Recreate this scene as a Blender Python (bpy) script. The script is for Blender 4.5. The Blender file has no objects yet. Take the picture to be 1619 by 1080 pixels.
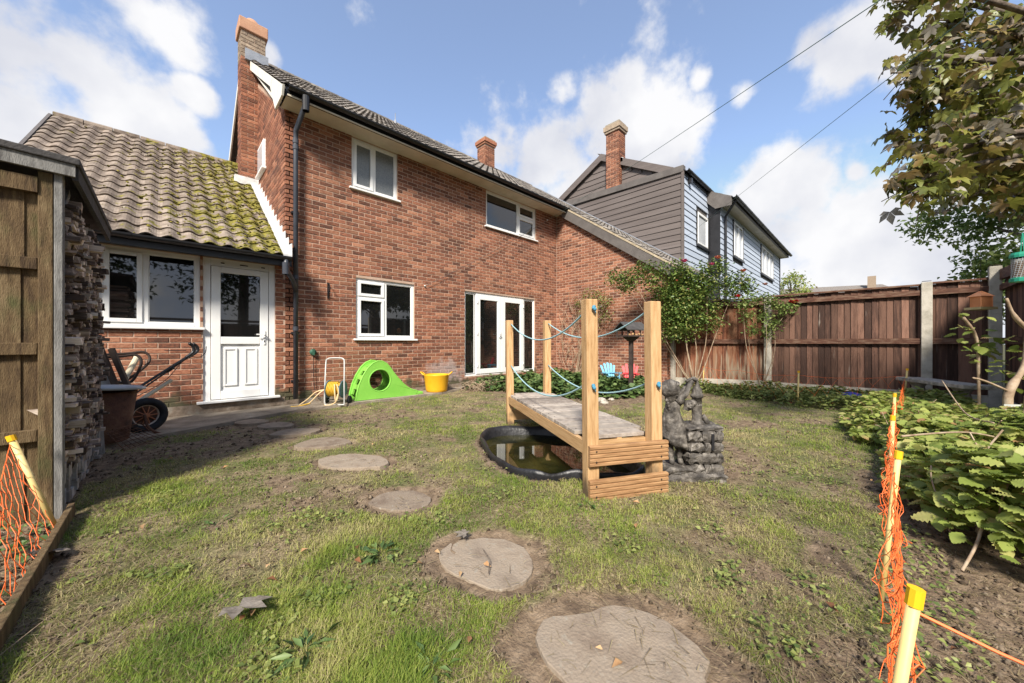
import bpy, math, random
import numpy as np
from mathutils import Vector, Matrix, Euler
from math import radians as R, sin, cos, pi, tan, sqrt, atan2
random.seed(7); rng = np.random.default_rng(7)
S = bpy.context.scene
COL = S.collection
# ---------------------------------------------------------------- camera
cd = bpy.data.cameras.new('camera'); cam = bpy.data.objects.new('camera', cd); COL.objects.link(cam)
cam.location = (0, 0, 1.05); cam.rotation_euler = (R(90), 0, R(-44.47))
cd.sensor_width = 36; cd.lens = 12.452; cd.shift_y = 0.00124; cd.clip_start = .05; cd.clip_end = 3000
S.camera = cam
# ---------------------------------------------------------------- light
SUN_H = Vector((-.80, -.60, 0)).normalized(); SUN_E = 41.0
sd = Vector((SUN_H.x*cos(R(SUN_E)), SUN_H.y*cos(R(SUN_E)), sin(R(SUN_E))))
sl = bpy.data.lights.new('sun', 'SUN'); sl.energy = 3.7; sl.angle = R(10); sl.color = (1, .93, .82)
so = bpy.data.objects.new('sun', sl); COL.objects.link(so)
so.rotation_euler = sd.to_track_quat('Z', 'Y').to_euler(); so.location = (0, 0, 30)
W = bpy.data.worlds.new('World'); S.world = W; W.use_nodes = True
nt = W.node_tree; N = nt.nodes; LK = nt.links
bg = N['Background']; bg.inputs['Strength'].default_value = .15
sky = N.new('ShaderNodeTexSky'); sky.sky_type = 'NISHITA'; sky.sun_disc = False
sky.sun_elevation = R(SUN_E); sky.sun_rotation = atan2(SUN_H.x, SUN_H.y)
sky.air_density = 1.0; sky.dust_density = .6; sky.ozone_density = 1.5
tc = N.new('ShaderNodeTexCoord')
def wmath(op, a, b=None, clamp=False):
    n = N.new('ShaderNodeMath'); n.operation = op; n.use_clamp = clamp
    for i, v in enumerate((a, b)):
        if v is None: continue
        if isinstance(v, (int, float)): n.inputs[i].default_value = v
        else: LK.new(v, n.inputs[i])
    return n.outputs[0]
nrm = N.new('ShaderNodeVectorMath'); nrm.operation = 'NORMALIZE'; LK.new(tc.outputs['Generated'], nrm.inputs[0])
# clouds: a warped fractal field on the sky dome, gathered into heaps
wn = N.new('ShaderNodeTexNoise'); wn.inputs['Scale'].default_value = 3.2; wn.inputs['Detail'].default_value = 4
LK.new(nrm.outputs[0], wn.inputs['Vector'])
wsub = N.new('ShaderNodeVectorMath'); wsub.operation = 'SUBTRACT'; LK.new(wn.outputs['Color'], wsub.inputs[0]); wsub.inputs[1].default_value = (.5, .5, .5)
wsc = N.new('ShaderNodeVectorMath'); wsc.operation = 'SCALE'; LK.new(wsub.outputs[0], wsc.inputs[0]); wsc.inputs['Scale'].default_value = .1
wad = N.new('ShaderNodeVectorMath'); wad.operation = 'ADD'; LK.new(nrm.outputs[0], wad.inputs[0]); LK.new(wsc.outputs[0], wad.inputs[1])
HEAPS = [(-0.155, 0.891, 0.426, 0.13), (-0.095, 0.897, 0.432, 0.1), (-0.143, 0.928, 0.343, 0.15), (-0.055, 0.92, 0.388, 0.11), (0.01, 0.914, 0.406, 0.08), (0.02, 0.839, 0.544, 0.085), (0.051, 0.883, 0.466, 0.045), (0.15, 0.821, 0.551, 0.03), (0.669, 0.569, 0.479, 0.15), (0.745, 0.439, 0.502, 0.15), (0.819, 0.321, 0.476, 0.12), (0.613, 0.646, 0.456, 0.1), (0.646, 0.502, 0.575, 0.05), (0.855, 0.031, 0.518, 0.09), (0.839, 0.09, 0.537, 0.065), (0.868, -0.04, 0.495, 0.08), (0.838, 0.19, 0.512, 0.045), (0.79, 0.258, 0.556, 0.03), (0.926, 0.174, 0.334, 0.1), (0.947, 0.081, 0.312, 0.085), (0.967, -0.008, 0.254, 0.12), (0.969, -0.085, 0.234, 0.12), (0.983, 0.036, 0.181, 0.16), (0.983, -0.093, 0.158, 0.12), (0.946, 0.008, 0.325, 0.03), (-0.088, 0.967, 0.238, 0.12), (0.769, 0.507, 0.389, 0.15),
  (-.6, .6, .5, .3), (-.8, -.1, .5, .3), (-.3, -.8, .5, .35), (.4, -.8, .4, .3), (.7, -.6, .35, .2), (0, -.4, .9, .25), (.9, -.35, .3, .2)]
acc = None
for hx, hy, hz, r in HEAPS:
    v = Vector((hx, hy, hz)).normalized()
    d = N.new('ShaderNodeVectorMath'); d.operation = 'DISTANCE'; LK.new(wad.outputs[0], d.inputs[0]); d.inputs[1].default_value = v
    m = N.new('ShaderNodeMapRange'); m.interpolation_type = 'SMOOTHSTEP'
    LK.new(d.outputs['Value'], m.inputs['Value']); m.inputs['From Min'].default_value = r*1.25; m.inputs['From Max'].default_value = 0; m.interpolation_type = 'LINEAR'
    acc = m.outputs[0] if acc is None else wmath('MAXIMUM', acc, m.outputs[0])
cn = N.new('ShaderNodeTexNoise'); cn.inputs['Scale'].default_value = 7; cn.inputs['Detail'].default_value = 9; cn.inputs['Roughness'].default_value = .56
LK.new(nrm.outputs[0], cn.inputs['Vector'])
f = wmath('ADD', wmath('MULTIPLY', acc, .72), wmath('MULTIPLY', wmath('SUBTRACT', cn.outputs['Fac'], .5), 1.75))
sep = N.new('ShaderNodeSeparateXYZ'); LK.new(nrm.outputs[0], sep.inputs[0])
low = N.new('ShaderNodeMapRange'); low.inputs['From Min'].default_value = .32; low.inputs['From Max'].default_value = .0
low.inputs['To Min'].default_value = 0; low.inputs['To Max'].default_value = .3; LK.new(sep.outputs['Z'], low.inputs['Value'])
f = wmath('ADD', f, low.outputs[0])
cm = N.new('ShaderNodeMapRange'); cm.interpolation_type = 'SMOOTHSTEP'; LK.new(f, cm.inputs['Value'])
cm.inputs['From Min'].default_value = .15; cm.inputs['From Max'].default_value = .50
sn = N.new('ShaderNodeTexNoise'); sn.inputs['Scale'].default_value = 5; sn.inputs['Detail'].default_value = 6
so_ = N.new('ShaderNodeVectorMath'); so_.operation = 'ADD'; LK.new(nrm.outputs[0], so_.inputs[0]); so_.inputs[1].default_value = (.02, 3.0, .05); LK.new(so_.outputs[0], sn.inputs['Vector'])
cc = N.new('ShaderNodeValToRGB'); cc.color_ramp.elements[0].position = .35; cc.color_ramp.elements[0].color = (2.3, 2.36, 2.6, 1)
cc.color_ramp.elements[1].position = .6; cc.color_ramp.elements[1].color = (3.1, 3.1, 3.15, 1); LK.new(sn.outputs['Fac'], cc.inputs['Fac'])
mx = N.new('ShaderNodeMixRGB'); LK.new(cm.outputs[0], mx.inputs['Fac'])
skm = N.new('ShaderNodeMixRGB'); skm.blend_type = 'MULTIPLY'; skm.inputs['Fac'].default_value = 1; LK.new(sky.outputs[0], skm.inputs[1]); skm.inputs[2].default_value = (.70, .70, .72, 1)
ska = N.new('ShaderNodeMixRGB'); ska.blend_type = 'ADD'; ska.inputs['Fac'].default_value = 1; LK.new(skm.outputs[0], ska.inputs[1]); ska.inputs[2].default_value = (.30, .32, .39, 1)
cap_ = N.new('ShaderNodeMixRGB'); cap_.blend_type = 'DARKEN'; cap_.inputs['Fac'].default_value = 1; LK.new(ska.outputs[0], cap_.inputs[1]); cap_.inputs[2].default_value = (2.1, 2.4, 3.0, 1)
LK.new(cap_.outputs[0], mx.inputs[1]); LK.new(cc.outputs[0], mx.inputs[2]); LK.new(mx.outputs[0], bg.inputs['Color'])
S.view_settings.view_transform = 'Standard'; S.view_settings.look = 'None'; S.view_settings.gamma = 1
S.view_settings.exposure = 1.08; S.view_settings.use_curve_mapping = False
S.render.engine = 'CYCLES'; S.cycles.max_bounces = 6; S.cycles.transparent_max_bounces = 8

# ---------------------------------------------------------------- materials
def mat(name, cols, scale=6, rough=.85, bump=0., bscale=40, rnd=0., stretch=(1, 1, 1), spec=.3, detail=5, metal=0., lo=.3, hi=.7, hook=None, sss=0., coat=0.):
    m = bpy.data.materials.new(name); m.use_nodes = True; t = m.node_tree; n = t.nodes; l = t.links
    b = n['Principled BSDF']; b.inputs['Roughness'].default_value = rough; b.inputs['Metallic'].default_value = metal
    b.inputs['Specular IOR Level'].default_value = spec
    if coat: b.inputs['Coat Weight'].default_value = coat
    g = n.new('ShaderNodeNewGeometry')
    mp = n.new('ShaderNodeMapping'); mp.inputs['Scale'].default_value = stretch; l.new(g.outputs['Position'], mp.inputs['Vector'])
    oi = n.new('ShaderNodeObjectInfo')
    ad = n.new('ShaderNodeMath'); ad.operation = 'ADD'; l.new(oi.outputs['Random'], ad.inputs[0]); l.new(g.outputs['Random Per Island'], ad.inputs[1])
    fr = n.new('ShaderNodeMath'); fr.operation = 'FRACT'; l.new(ad.outputs[0], fr.inputs[0])
    no = n.new('ShaderNodeTexNoise'); no.inputs['Scale'].default_value = scale; no.inputs['Detail'].default_value = detail; no.inputs['Roughness'].default_value = .6
    l.new(mp.outputs[0], no.inputs['Vector'])
    fac = no.outputs['Fac']
    if rnd:
        # shift each piece along the ramp as well as in tone
        s1 = n.new('ShaderNodeMath'); s1.operation = 'MULTIPLY_ADD'; l.new(fr.outputs[0], s1.inputs[0]); s1.inputs[1].default_value = rnd*.8; s1.inputs[2].default_value = -rnd*.4
        s2 = n.new('ShaderNodeMath'); s2.operation = 'ADD'; l.new(fac, s2.inputs[0]); l.new(s1.outputs[0], s2.inputs[1]); fac = s2.outputs[0]
    rp = n.new('ShaderNodeValToRGB'); l.new(fac, rp.inputs['Fac'])
    k = len(cols); els = rp.color_ramp.elements
    while len(els) < k: els.new(.5)
    for i, c in enumerate(cols):
        els[i].position = lo+(hi-lo)*(i/(k-1) if k > 1 else 0); els[i].color = (*c, 1)
    col = rp.outputs['Color']
    if rnd:
        hs = n.new('ShaderNodeHueSaturation'); mr = n.new('ShaderNodeMapRange'); mr.inputs['To Min'].default_value = 1-rnd*.6; mr.inputs['To Max'].default_value = 1+rnd*.5
        fm = n.new('ShaderNodeMath'); fm.operation = 'MULTIPLY'; l.new(fr.outputs[0], fm.inputs[0]); fm.inputs[1].default_value = 7.31
        ff = n.new('ShaderNodeMath'); ff.operation = 'FRACT'; l.new(fm.outputs[0], ff.inputs[0])
        l.new(ff.outputs[0], mr.inputs['Value']); l.new(mr.outputs[0], hs.inputs['Value']); l.new(col, hs.inputs['Color']); col = hs.outputs['Color']
    if hook: col = hook(n, l, col, g, b)
    l.new(col, b.inputs['Base Color'])
    if bump:
        bn = n.new('ShaderNodeTexNoise'); bn.inputs['Scale'].default_value = bscale; bn.inputs['Detail'].default_value = 6; l.new(mp.outputs[0], bn.inputs['Vector'])
        bu = n.new('ShaderNodeBump'); bu.inputs['Strength'].default_value = bump; bu.inputs['Distance'].default_value = .01
        l.new(bn.outputs['Fac'], bu.inputs['Height']); l.new(bu.outputs[0], b.inputs['Normal'])
    return m
def overlay(n, l, col, over, fac):
    mxx = n.new('ShaderNodeMixRGB'); l.new(fac, mxx.inputs['Fac']); l.new(col, mxx.inputs[1])
    if isinstance(over, tuple): mxx.inputs[2].default_value = (*over, 1)
    else: l.new(over, mxx.inputs[2])
    return mxx.outputs[0]
def nmask(n, l, g, scale, a, b, add=None, stretch=None, detail=6, off=(0, 0, 0)):
    no = n.new('ShaderNodeTexNoise'); no.inputs['Scale'].default_value = scale; no.inputs['Detail'].default_value = detail
    mp = n.new('ShaderNodeMapping'); mp.inputs['Location'].default_value = off
    if stretch: mp.inputs['Scale'].default_value = stretch
    l.new(g.outputs['Position'], mp.inputs['Vector']); l.new(mp.outputs[0], no.inputs['Vector'])
    v = no.outputs['Fac']
    if add is not None:
        ma = n.new('ShaderNodeMath'); ma.operation = 'ADD'; l.new(v, ma.inputs[0]); l.new(add, ma.inputs[1]); v = ma.outputs[0]
    m = n.new('ShaderNodeMapRange'); m.interpolation_type = 'SMOOTHSTEP'; l.new(v, m.inputs['Value']); m.inputs['From Min'].default_value = a; m.inputs['From Max'].default_value = b
    return m.outputs[0]
def axis_range(n, l, g, ax, a, b, lo, hi):
    s = n.new('ShaderNodeSeparateXYZ'); l.new(g.outputs['Position'], s.inputs[0])
    m = n.new('ShaderNodeMapRange'); l.new(s.outputs[ax], m.inputs['Value'])
    for k, v in zip(('From Min', 'From Max', 'To Min', 'To Max'), (a, b, lo, hi)): m.inputs[k].default_value = v
    return m.outputs[0]
def brick_hook(white=.6, damp=.5):
    def h(n, l, col, g, b):
        # whitish bloom low on the wall beside the patio door
        d = n.new('ShaderNodeVectorMath'); d.operation = 'SUBTRACT'; l.new(g.outputs['Position'], d.inputs[0]); d.inputs[1].default_value = (4.55, 6.8, .30)
        s = n.new('ShaderNodeVectorMath'); s.operation = 'MULTIPLY'; l.new(d.outputs[0], s.inputs[0]); s.inputs[1].default_value = (1.5, .6, 2.4)
        ln = n.new('ShaderNodeVectorMath'); ln.operation = 'LENGTH'; l.new(s.outputs[0], ln.inputs[0])
        m = n.new('ShaderNodeMath'); m.operation = 'MULTIPLY'; l.new(ln.outputs['Value'], m.inputs[0]); m.inputs[1].default_value = -.55
        k = nmask(n, l, g, 5, -.08, .22, add=m.outputs[0])
        sc = n.new('ShaderNodeMath'); sc.operation = 'MULTIPLY'; l.new(k, sc.inputs[0]); sc.inputs[1].default_value = white
        col = overlay(n, l, col, (.42, .36, .34), sc.outputs[0])
        z = axis_range(n, l, g, 'Z', 0.05, .55, .25, -.25)
        dm = nmask(n, l, g, 3.5, .5, .7, add=z)
        col = overlay(n, l, col, (.085, .078, .045), dm)
        w = nmask(n, l, g, 1.1, .45, .75, off=(4, 1, 0))
        wm = n.new('ShaderNodeMath'); wm.operation = 'MULTIPLY'; l.new(w, wm.inputs[0]); wm.inputs[1].default_value = .2
        return overlay(n, l, col, (.12, .065, .045), wm.outputs[0])
    return h
M = {}
M['brick'] = mat('brick_red', [(.125, .060, .042), (.225, .090, .055), (.30, .120, .068), (.37, .18, .11)], 26, .9, .5, 90, rnd=.45, stretch=(1, 1, 2.2), hook=brick_hook())
M['mortar'] = mat('mortar', [(.43, .30, .22), (.54, .385, .295)], 8, .95, .6, 120, hook=brick_hook())
M['brick_old'] = mat('brick_lichen', [(.17, .13, .10), (.30, .23, .17), (.42, .33, .24)], 20, .95, .5, 90, rnd=.35)
M['mortar_old'] = mat('mortar_lichen', [(.25, .22, .17), (.36, .32, .26)], 9, .95)
M['render'] = mat('terracotta_render', [(.42, .22, .14), (.52, .30, .19)], 6, .9, .3, 60)
M['plinth'] = mat('damp_render_plinth', [(.10, .08, .06), (.22, .17, .13), (.30, .28, .24)], 7, .95, .8, 40)
M['white'] = mat('white_upvc', [(.78, .78, .77), (.83, .83, .82)], 3, .35, spec=.5)
M['cream'] = mat('cream_painted_soffit', [(.52, .46, .36), (.66, .60, .49)], 3, .6, .1, 30)
M['barge'] = mat('white_painted_bargeboard', [(.62, .58, .5), (.75, .72, .66)], 6, .6, .2, 50)
M['black'] = mat('black_plastic', [(.012, .012, .014), (.022, .022, .026)], 5, .38, spec=.5)
M['pipe'] = mat('dark_blue_grey_pipe', [(.03, .034, .045), (.05, .055, .07)], 6, .4, spec=.5)
M['glass'] = mat('dark_reflecting_glass', [(.006, .007, .007), (.010, .010, .010)], 2, .015, spec=1.0, coat=.6)
M['glass_frost'] = mat('obscured_glass', [(.10, .11, .115), (.20, .21, .21)], 60, .12, .35, 110, spec=.9)
M['glass_pale'] = mat('glass_with_blind', [(.45, .47, .5), (.6, .62, .64)], 2, .06, spec=.6)
M['lead'] = mat('painted_lead_flashing', [(.50, .50, .50), (.74, .74, .73)], 9, .55, .3, 40)
M['greylead'] = mat('grey_lead', [(.20, .22, .26), (.32, .34, .38)], 6, .45, .2, 40)
def moss_hook(n, l, col, g, b):
    a = axis_range(n, l, g, 'X', -1.0, 1.3, -.15, .115)
    k = nmask(n, l, g, 7, .50, .60, add=a, detail=8)
    n2 = n.new('ShaderNodeTexNoise'); n2.inputs['Scale'].default_value = 25; l.new(g.outputs['Position'], n2.inputs['Vector'])
    rp = n.new('ShaderNodeValToRGB'); rp.color_ramp.elements[0].position = .35; rp.color_ramp.elements[1].position = .65
    rp.color_ramp.elements[0].color = (.09, .085, .015, 1); rp.color_ramp.elements[1].color = (.24, .205, .04, 1); l.new(n2.outputs['Fac'], rp.inputs['Fac'])
    col = overlay(n, l, col, rp.outputs[0], k)
    k2 = nmask(n, l, g, 16, .66, .72, off=(9, 0, 0))
    return overlay(n, l, col, (.42, .38, .30), k2)
M['tile'] = mat('weathered_concrete_tile', [(.115, .088, .07), (.21, .168, .135), (.30, .245, .20)], 9, .95, .7, 60, rnd=.25, hook=moss_hook)
M['tile_dark'] = mat('dark_concrete_tile', [(.09, .08, .072), (.17, .15, .135), (.28, .25, .21)], 14, .95, .6, 60, rnd=.35)
M['moss'] = mat('moss', [(.08, .075, .012), (.17, .15, .02), (.32, .26, .05)], 30, 1, 1, 120, rnd=.3)
M['clad_dark'] = mat('taupe_weatherboard', [(.115, .095, .088), (.16, .135, .125)], 3, .6, .25, 25, rnd=.15, stretch=(2, .3, 6))
M['clad_blue'] = mat('blue_grey_weatherboard', [(.42, .48, .58), (.50, .56, .66)], 2, .5, .15, 25, rnd=.1, stretch=(.3, 2, 6))
M['trim_dark'] = mat('grey_trim', [(.10, .088, .082), (.15, .135, .125)], 4, .6, .2, 30)
M['concrete'] = mat('concrete', [(.30, .275, .225), (.45, .415, .35), (.54, .50, .43)], 7, .95, .7, 70)
M['slab0'] = mat('paving_stone_plain', [(.20, .165, .125), (.30, .25, .19), (.36, .31, .25)], 6, .95, .8, 60, rnd=.15)

# ---------------------------------------------------------------- mesh helpers
def wl(o):
    v = Vector((0, 0, 0))
    while o is not None: v += Vector(o.location); o = o.parent
    return v
def tag(o, label=None, cat=None, group=None, kind=None):
    if label: o['label'] = label
    if cat: o['category'] = cat
    if group: o['group'] = group
    if kind: o['kind'] = kind
    return o
def thing(name, loc, label, cat, group=None):
    o = bpy.data.objects.new(name, None); COL.objects.link(o); o.location = loc; o.empty_display_size = .1
    return tag(o, label, cat, group)
class MB:
    def __init__(s): s.v = []; s.f = []
    def quad(s, *p):
        i = len(s.v); s.v += [tuple(q) for q in p]; s.f.append(tuple(range(i, i+len(p)))); return s
    def box(s, x0, x1, y0, y1, z0, z1):
        i = len(s.v); s.v += [(x, y, z) for z in (z0, z1) for y in (y0, y1) for x in (x0, x1)]
        s.f += [tuple(i+k for k in q) for q in ((0, 2, 3, 1), (4, 5, 7, 6), (0, 1, 5, 4), (2, 6, 7, 3), (0, 4, 6, 2), (1, 3, 7, 5))]; return s
    def rbox(s, c, size, rot, ch=0.):
        """box about c, size (lx,ly,lz), rot = Matrix 3x3 or Euler tuple"""
        if not isinstance(rot, Matrix): rot = Euler(rot).to_matrix()
        i = len(s.v)
        for z in (-.5, .5):
            for y in (-.5, .5):
                for x in (-.5, .5): s.v.append(tuple(Vector(c)+rot @ Vector((x*size[0], y*size[1], z*size[2]))))
        s.f += [tuple(i+k for k in q) for q in ((0, 2, 3, 1), (4, 5, 7, 6), (0, 1, 5, 4), (2, 6, 7, 3), (0, 4, 6, 2), (1, 3, 7, 5))]; return s
    def bar(s, a, b, w, h, up=(0, 0, 1)):
        a, b = Vector(a), Vector(b); d = (b-a); L = d.length; d.normalize(); u = Vector(up)
        x = d.cross(u); x = x.normalized() if x.length > 1e-5 else Vector((1, 0, 0)); u = x.cross(d).normalized()
        return s.rbox((a+b)/2, (w, L, h), Matrix((x, d, u)).transposed())
    def tube(s, pts, r, n=8, closed=False, cap=True):
        pts = [Vector(p) for p in pts]; m = len(pts); i0 = len(s.v); prev = None
        rr = r if isinstance(r, (list, tuple)) else [r]*m
        for k, p in enumerate(pts):
            if closed: t = pts[(k+1) % m]-pts[k-1]
            else: t = pts[min(k+1, m-1)]-pts[max(k-1, 0)]
            t.normalize()
            if prev is None:
                a = t.cross(Vector((0, 0, 1)));
                if a.length < .05: a = t.cross(Vector((1, 0, 0)))
            else: a = prev-t*prev.dot(t)
            a.normalize(); prev = a; b = t.cross(a)
            for j in range(n):
                w = 2*pi*j/n; s.v.append(tuple(p+(a*cos(w)+b*sin(w))*rr[k]))
        for k in range(m if closed else m-1):
            for j in range(n):
                A = i0+k*n; B = i0+((k+1) % m)*n
                s.f.append((A+j, A+(j+1) % n, B+(j+1) % n, B+j))
        if cap and not closed:
            s.f.append(tuple(i0+j for j in reversed(range(n)))); s.f.append(tuple(i0+(m-1)*n+j for j in range(n)))
        return s
    def lathe(s, prof, c=(0, 0, 0), n=20, rot=None):
        i0 = len(s.v); c = Vector(c)
        for r, z in prof:
            for j in range(n):
                w = 2*pi*j/n; p = Vector((r*cos(w), r*sin(w), z))
                if rot is not None: p = rot @ p
                s.v.append(tuple(c+p))
        for k in range(len(prof)-1):
            for j in range(n):
                A = i0+k*n; B = A+n; s.f.append((A+j, A+(j+1) % n, B+(j+1) % n, B+j))
        return s
    def prism(s, poly, f0, f1):
        """poly list of 2D; f0,f1 map (a,b)->3D for the two ends"""
        i = len(s.v); m = len(poly)
        s.v += [tuple(f0(*p)) for p in poly]+[tuple(f1(*p)) for p in poly]
        s.f.append(tuple(range(i+m-1, i-1, -1))); s.f.append(tuple(range(i+m, i+2*m)))
        for k in range(m): s.f.append((i+k, i+(k+1) % m, i+m+(k+1) % m, i+m+k))
        return s
    def mesh(s, name, m, smooth=False, org=(0, 0, 0)):
        me = bpy.data.meshes.new(name); o = Vector(org)
        me.from_pydata([(v[0]-o.x, v[1]-o.y, v[2]-o.z) for v in s.v], [], s.f)
        if m is not None: me.materials.append(m)
        if smooth: me.shade_smooth()
        me.update(); return me
    def build(s, name, m, parent=None, smooth=False, fix=True, bevel=0.):
        a = np.array(s.v); lo, hi = a.min(0), a.max(0)
        org = Vector(((lo[0]+hi[0])/2, (lo[1]+hi[1])/2, lo[2]))
        me = s.mesh(name, m, smooth, org)
        if fix:
            import bmesh
            bm = bmesh.new(); bm.from_mesh(me); bmesh.ops.recalc_face_normals(bm, faces=bm.faces); bm.to_mesh(me); bm.free()
        o = bpy.data.objects.new(name, me); COL.objects.link(o)
        o.parent = parent; o.location = org-wl(parent)
        if bevel:
            bv = o.modifiers.new('bevel', 'BEVEL'); bv.width = bevel; bv.segments = 2; bv.limit_method = 'ANGLE'
        return o
def piece(me, name, parent, loc, rot=(0, 0, 0), scale=(1, 1, 1)):
    o = bpy.data.objects.new(name, me); COL.objects.link(o); o.parent = parent
    o.location = Vector(loc)-wl(parent); o.rotation_euler = rot if not isinstance(rot, Matrix) else rot.to_euler(); o.scale = scale
    return o
def npmesh(name, V, F, m, smooth=False, attr=None):
    """fast mesh from numpy: V (n,3), F (k,3) or (k,4)"""
    me = bpy.data.meshes.new(name); V = np.ascontiguousarray(V, np.float32); F = np.ascontiguousarray(F, np.int32); c = F.shape[1]
    me.vertices.add(len(V)); me.vertices.foreach_set('co', V.ravel())
    me.loops.add(F.size); me.loops.foreach_set('vertex_index', F.ravel())
    me.polygons.add(len(F)); me.polygons.foreach_set('loop_start', np.arange(0, F.size, c, dtype=np.int32)); me.polygons.foreach_set('loop_total', np.full(len(F), c, np.int32))
    me.update(calc_edges=True)
    if attr is not None:
        for k, val in attr.items():
            at = me.attributes.new(k, 'FLOAT', 'POINT'); at.data.foreach_set('value', np.ascontiguousarray(val, np.float32))
    me.materials.append(m)
    if smooth: me.shade_smooth()
    return me
def img(X, Y, h):
    r = .7137*X-.7005*Y; z = .7005*X+.7137*Y
    return 809.5+560*r/z if z > .01 else -9999, 542-560*(h-1.05)/z if z > .01 else 0, z
# smooth value noise, used for the lawn
_T = rng.random((256, 256))
def vnoise(x, y, s):
    x = np.asarray(x, float)*s; y = np.asarray(y, float)*s; xi = np.floor(x).astype(int); yi = np.floor(y).astype(int); fx = x-xi; fy = y-yi
    fx = fx*fx*(3-2*fx); fy = fy*fy*(3-2*fy); g = lambda a, b: _T[a % 256, b % 256]
    return (g(xi, yi)*(1-fx)+g(xi+1, yi)*fx)*(1-fy)+(g(xi, yi+1)*(1-fx)+g(xi+1, yi+1)*fx)*fy
def fbm(x, y, s, o=4):
    t = 0; a = .5; w = 0
    for k in range(o): t = t+a*vnoise(np.asarray(x)+7.3*k, np.asarray(y)-3.1*k, s*2**k); w += a; a *= .5
    return t/w
# ================================================================ OUR HOUSE
house = thing('brick_house', (1.4, 6.8, 0), 'red brick two storey house with mossy tiled side extension and white windows', 'house')
TP = .693                                   # roof pitch as a tangent
PA = math.atan(TP)
Bricks = []                                 # (priority, O, rotz, u0, u1, v0, v1, kind)
def frame_pt(O, a, u, v, n=0.):
    return (O[0]+cos(a)*u+sin(a)*n, O[1]+sin(a)*u-cos(a)*n, O[2]+v)
def wall(O, a, w, h, openings=(), top=None, name='wall', parent=None, mt='mortar', kind='brick', depth=.12, phase=0., courses=True, cuts=()):
    """brick wall in the plane through O turned by a; openings (u0,u1,v0,v1); top(u) = height of a sloping head"""
    us = sorted({0, w}|{q for o in openings for q in o[:2]}); vs = sorted({0, h}|{q for o in openings for q in o[2:]})
    us = sorted(set(us)|set(cuts))
    mb = MB()
    for i in range(len(us)-1):
        for j in range(len(vs)-1):
            cu, cv = (us[i]+us[i+1])/2, (vs[j]+vs[j+1])/2
            if any(o[0] < cu < o[1] and o[2] < cv < o[3] for o in openings): continue
            if top is None:
                c = [(us[i], vs[j]), (us[i+1], vs[j]), (us[i+1], vs[j+1]), (us[i], vs[j+1])]
            else:
                t0, t1 = top(us[i]), top(us[i+1])
                if max(t0, t1) <= vs[j]: continue
                c = [(us[i], min(vs[j], t0)), (us[i+1], min(vs[j], t1)), (us[i+1], min(vs[j+1], t1)), (us[i], min(vs[j+1], t0))]
            mb.prism(c, lambda u, v: frame_pt(O, a, u, v, 0), lambda u, v: frame_pt(O, a, u, v, -depth))
    wo = mb.build(name, M[mt], parent)
    if courses:
        k = 0; v = .0
        while v < h-.02:
            v0, v1 = v+.006, min(v+.069, h); u = -.1125*(k % 2)-phase
            while u < w:
                u0, u1 = max(u+.006, 0), min(u+.219, w)
                rs = [(u0, u1)]
                for o in openings:
                    if v1 > o[2]+.01 and v0 < o[3]-.01:
                        nr = []
                        for r0, r1 in rs:
                            if r1 <= o[0] or r0 >= o[1]: nr.append((r0, r1)); continue
                            if r0 < o[0]: nr.append((r0, o[0]))
                            if r1 > o[1]: nr.append((o[1], r1))
                        rs = nr
                for r0, r1 in rs:
                    if r1-r0 > .02 and (top is None or (v1 < min(top(r0), top(r1))+.02)):
                        Bricks.append([O, a, r0, r1, v0, v1, kind, wo])
                u += .225
            v += .075; k += 1
    return wo
def flush_bricks(limit, hidden):
    """the largest in view as pieces, the rest joined"""
    byw = {}
    sc = []
    for i, (O, a, u0, u1, v0, v1, kind, wo) in enumerate(Bricks):
        p = frame_pt(O, a, u0, (v0+v1)/2); q = frame_pt(O, a, u1, (v0+v1)/2)
        x0, y0, z0 = img(*p); x1, y1, z1 = img(*q)
        s = abs(x1-x0)*(v1-v0)*560/max(z0, .1) if (0 < x0 < 1619 and 0 < y0 < 1080) else 0
        if hidden(x0, y0): s = 0
        sc.append((s, i))
    chosen = {i for s, i in sorted(sc, reverse=True)[:limit] if s > 0}
    mbs = MB(); mbs.box(-.5, .5, -.5, .5, -.5, .5)
    def bm_(L, Hh, proud=.006, ch=.004):
        m = MB(); x, z = L/2, Hh/2
        m.v = [(-x, 0, -z), (x, 0, -z), (x, 0, z), (-x, 0, z), (-x+ch, -proud, -z+ch), (x-ch, -proud, -z+ch), (x-ch, -proud, z-ch), (-x+ch, -proud, z-ch)]
        m.f = [(4, 5, 6, 7), (0, 1, 5, 4), (1, 2, 6, 5), (2, 3, 7, 6), (3, 0, 4, 7)]; return m
    full = bm_(.215, .065).mesh('brick', M['brick']); rest = {}
    for i, (O, a, u0, u1, v0, v1, kind, wo) in enumerate(Bricks):
        c = frame_pt(O, a, (u0+u1)/2, (v0+v1)/2)
        if i in chosen:
            piece(full, 'brick', house, c, (0, 0, a), ((u1-u0)/.215, random.uniform(.7, 1.25), (v1-v0)/.065))
        else:
            m = bm_(u1-u0, v1-v0, .006*random.uniform(.7, 1.25)); t = rest.setdefault((kind, wo.name), (MB(), wo, kind))[0]; k = len(t.v)
            ca, sa = cos(a), sin(a)
            t.v += [(c[0]+ca*x-sa*y, c[1]+sa*x+ca*y, c[2]+z) for x, y, z in m.v]; t.f += [tuple(k+q for q in f) for f in m.f]
    for t, wo, kind in rest.values():
        o = t.build('brickwork', M[kind], wo.parent if wo.parent is not None else wo, fix=False); o['kind'] = 'stuff'

WY = 6.8
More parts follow.
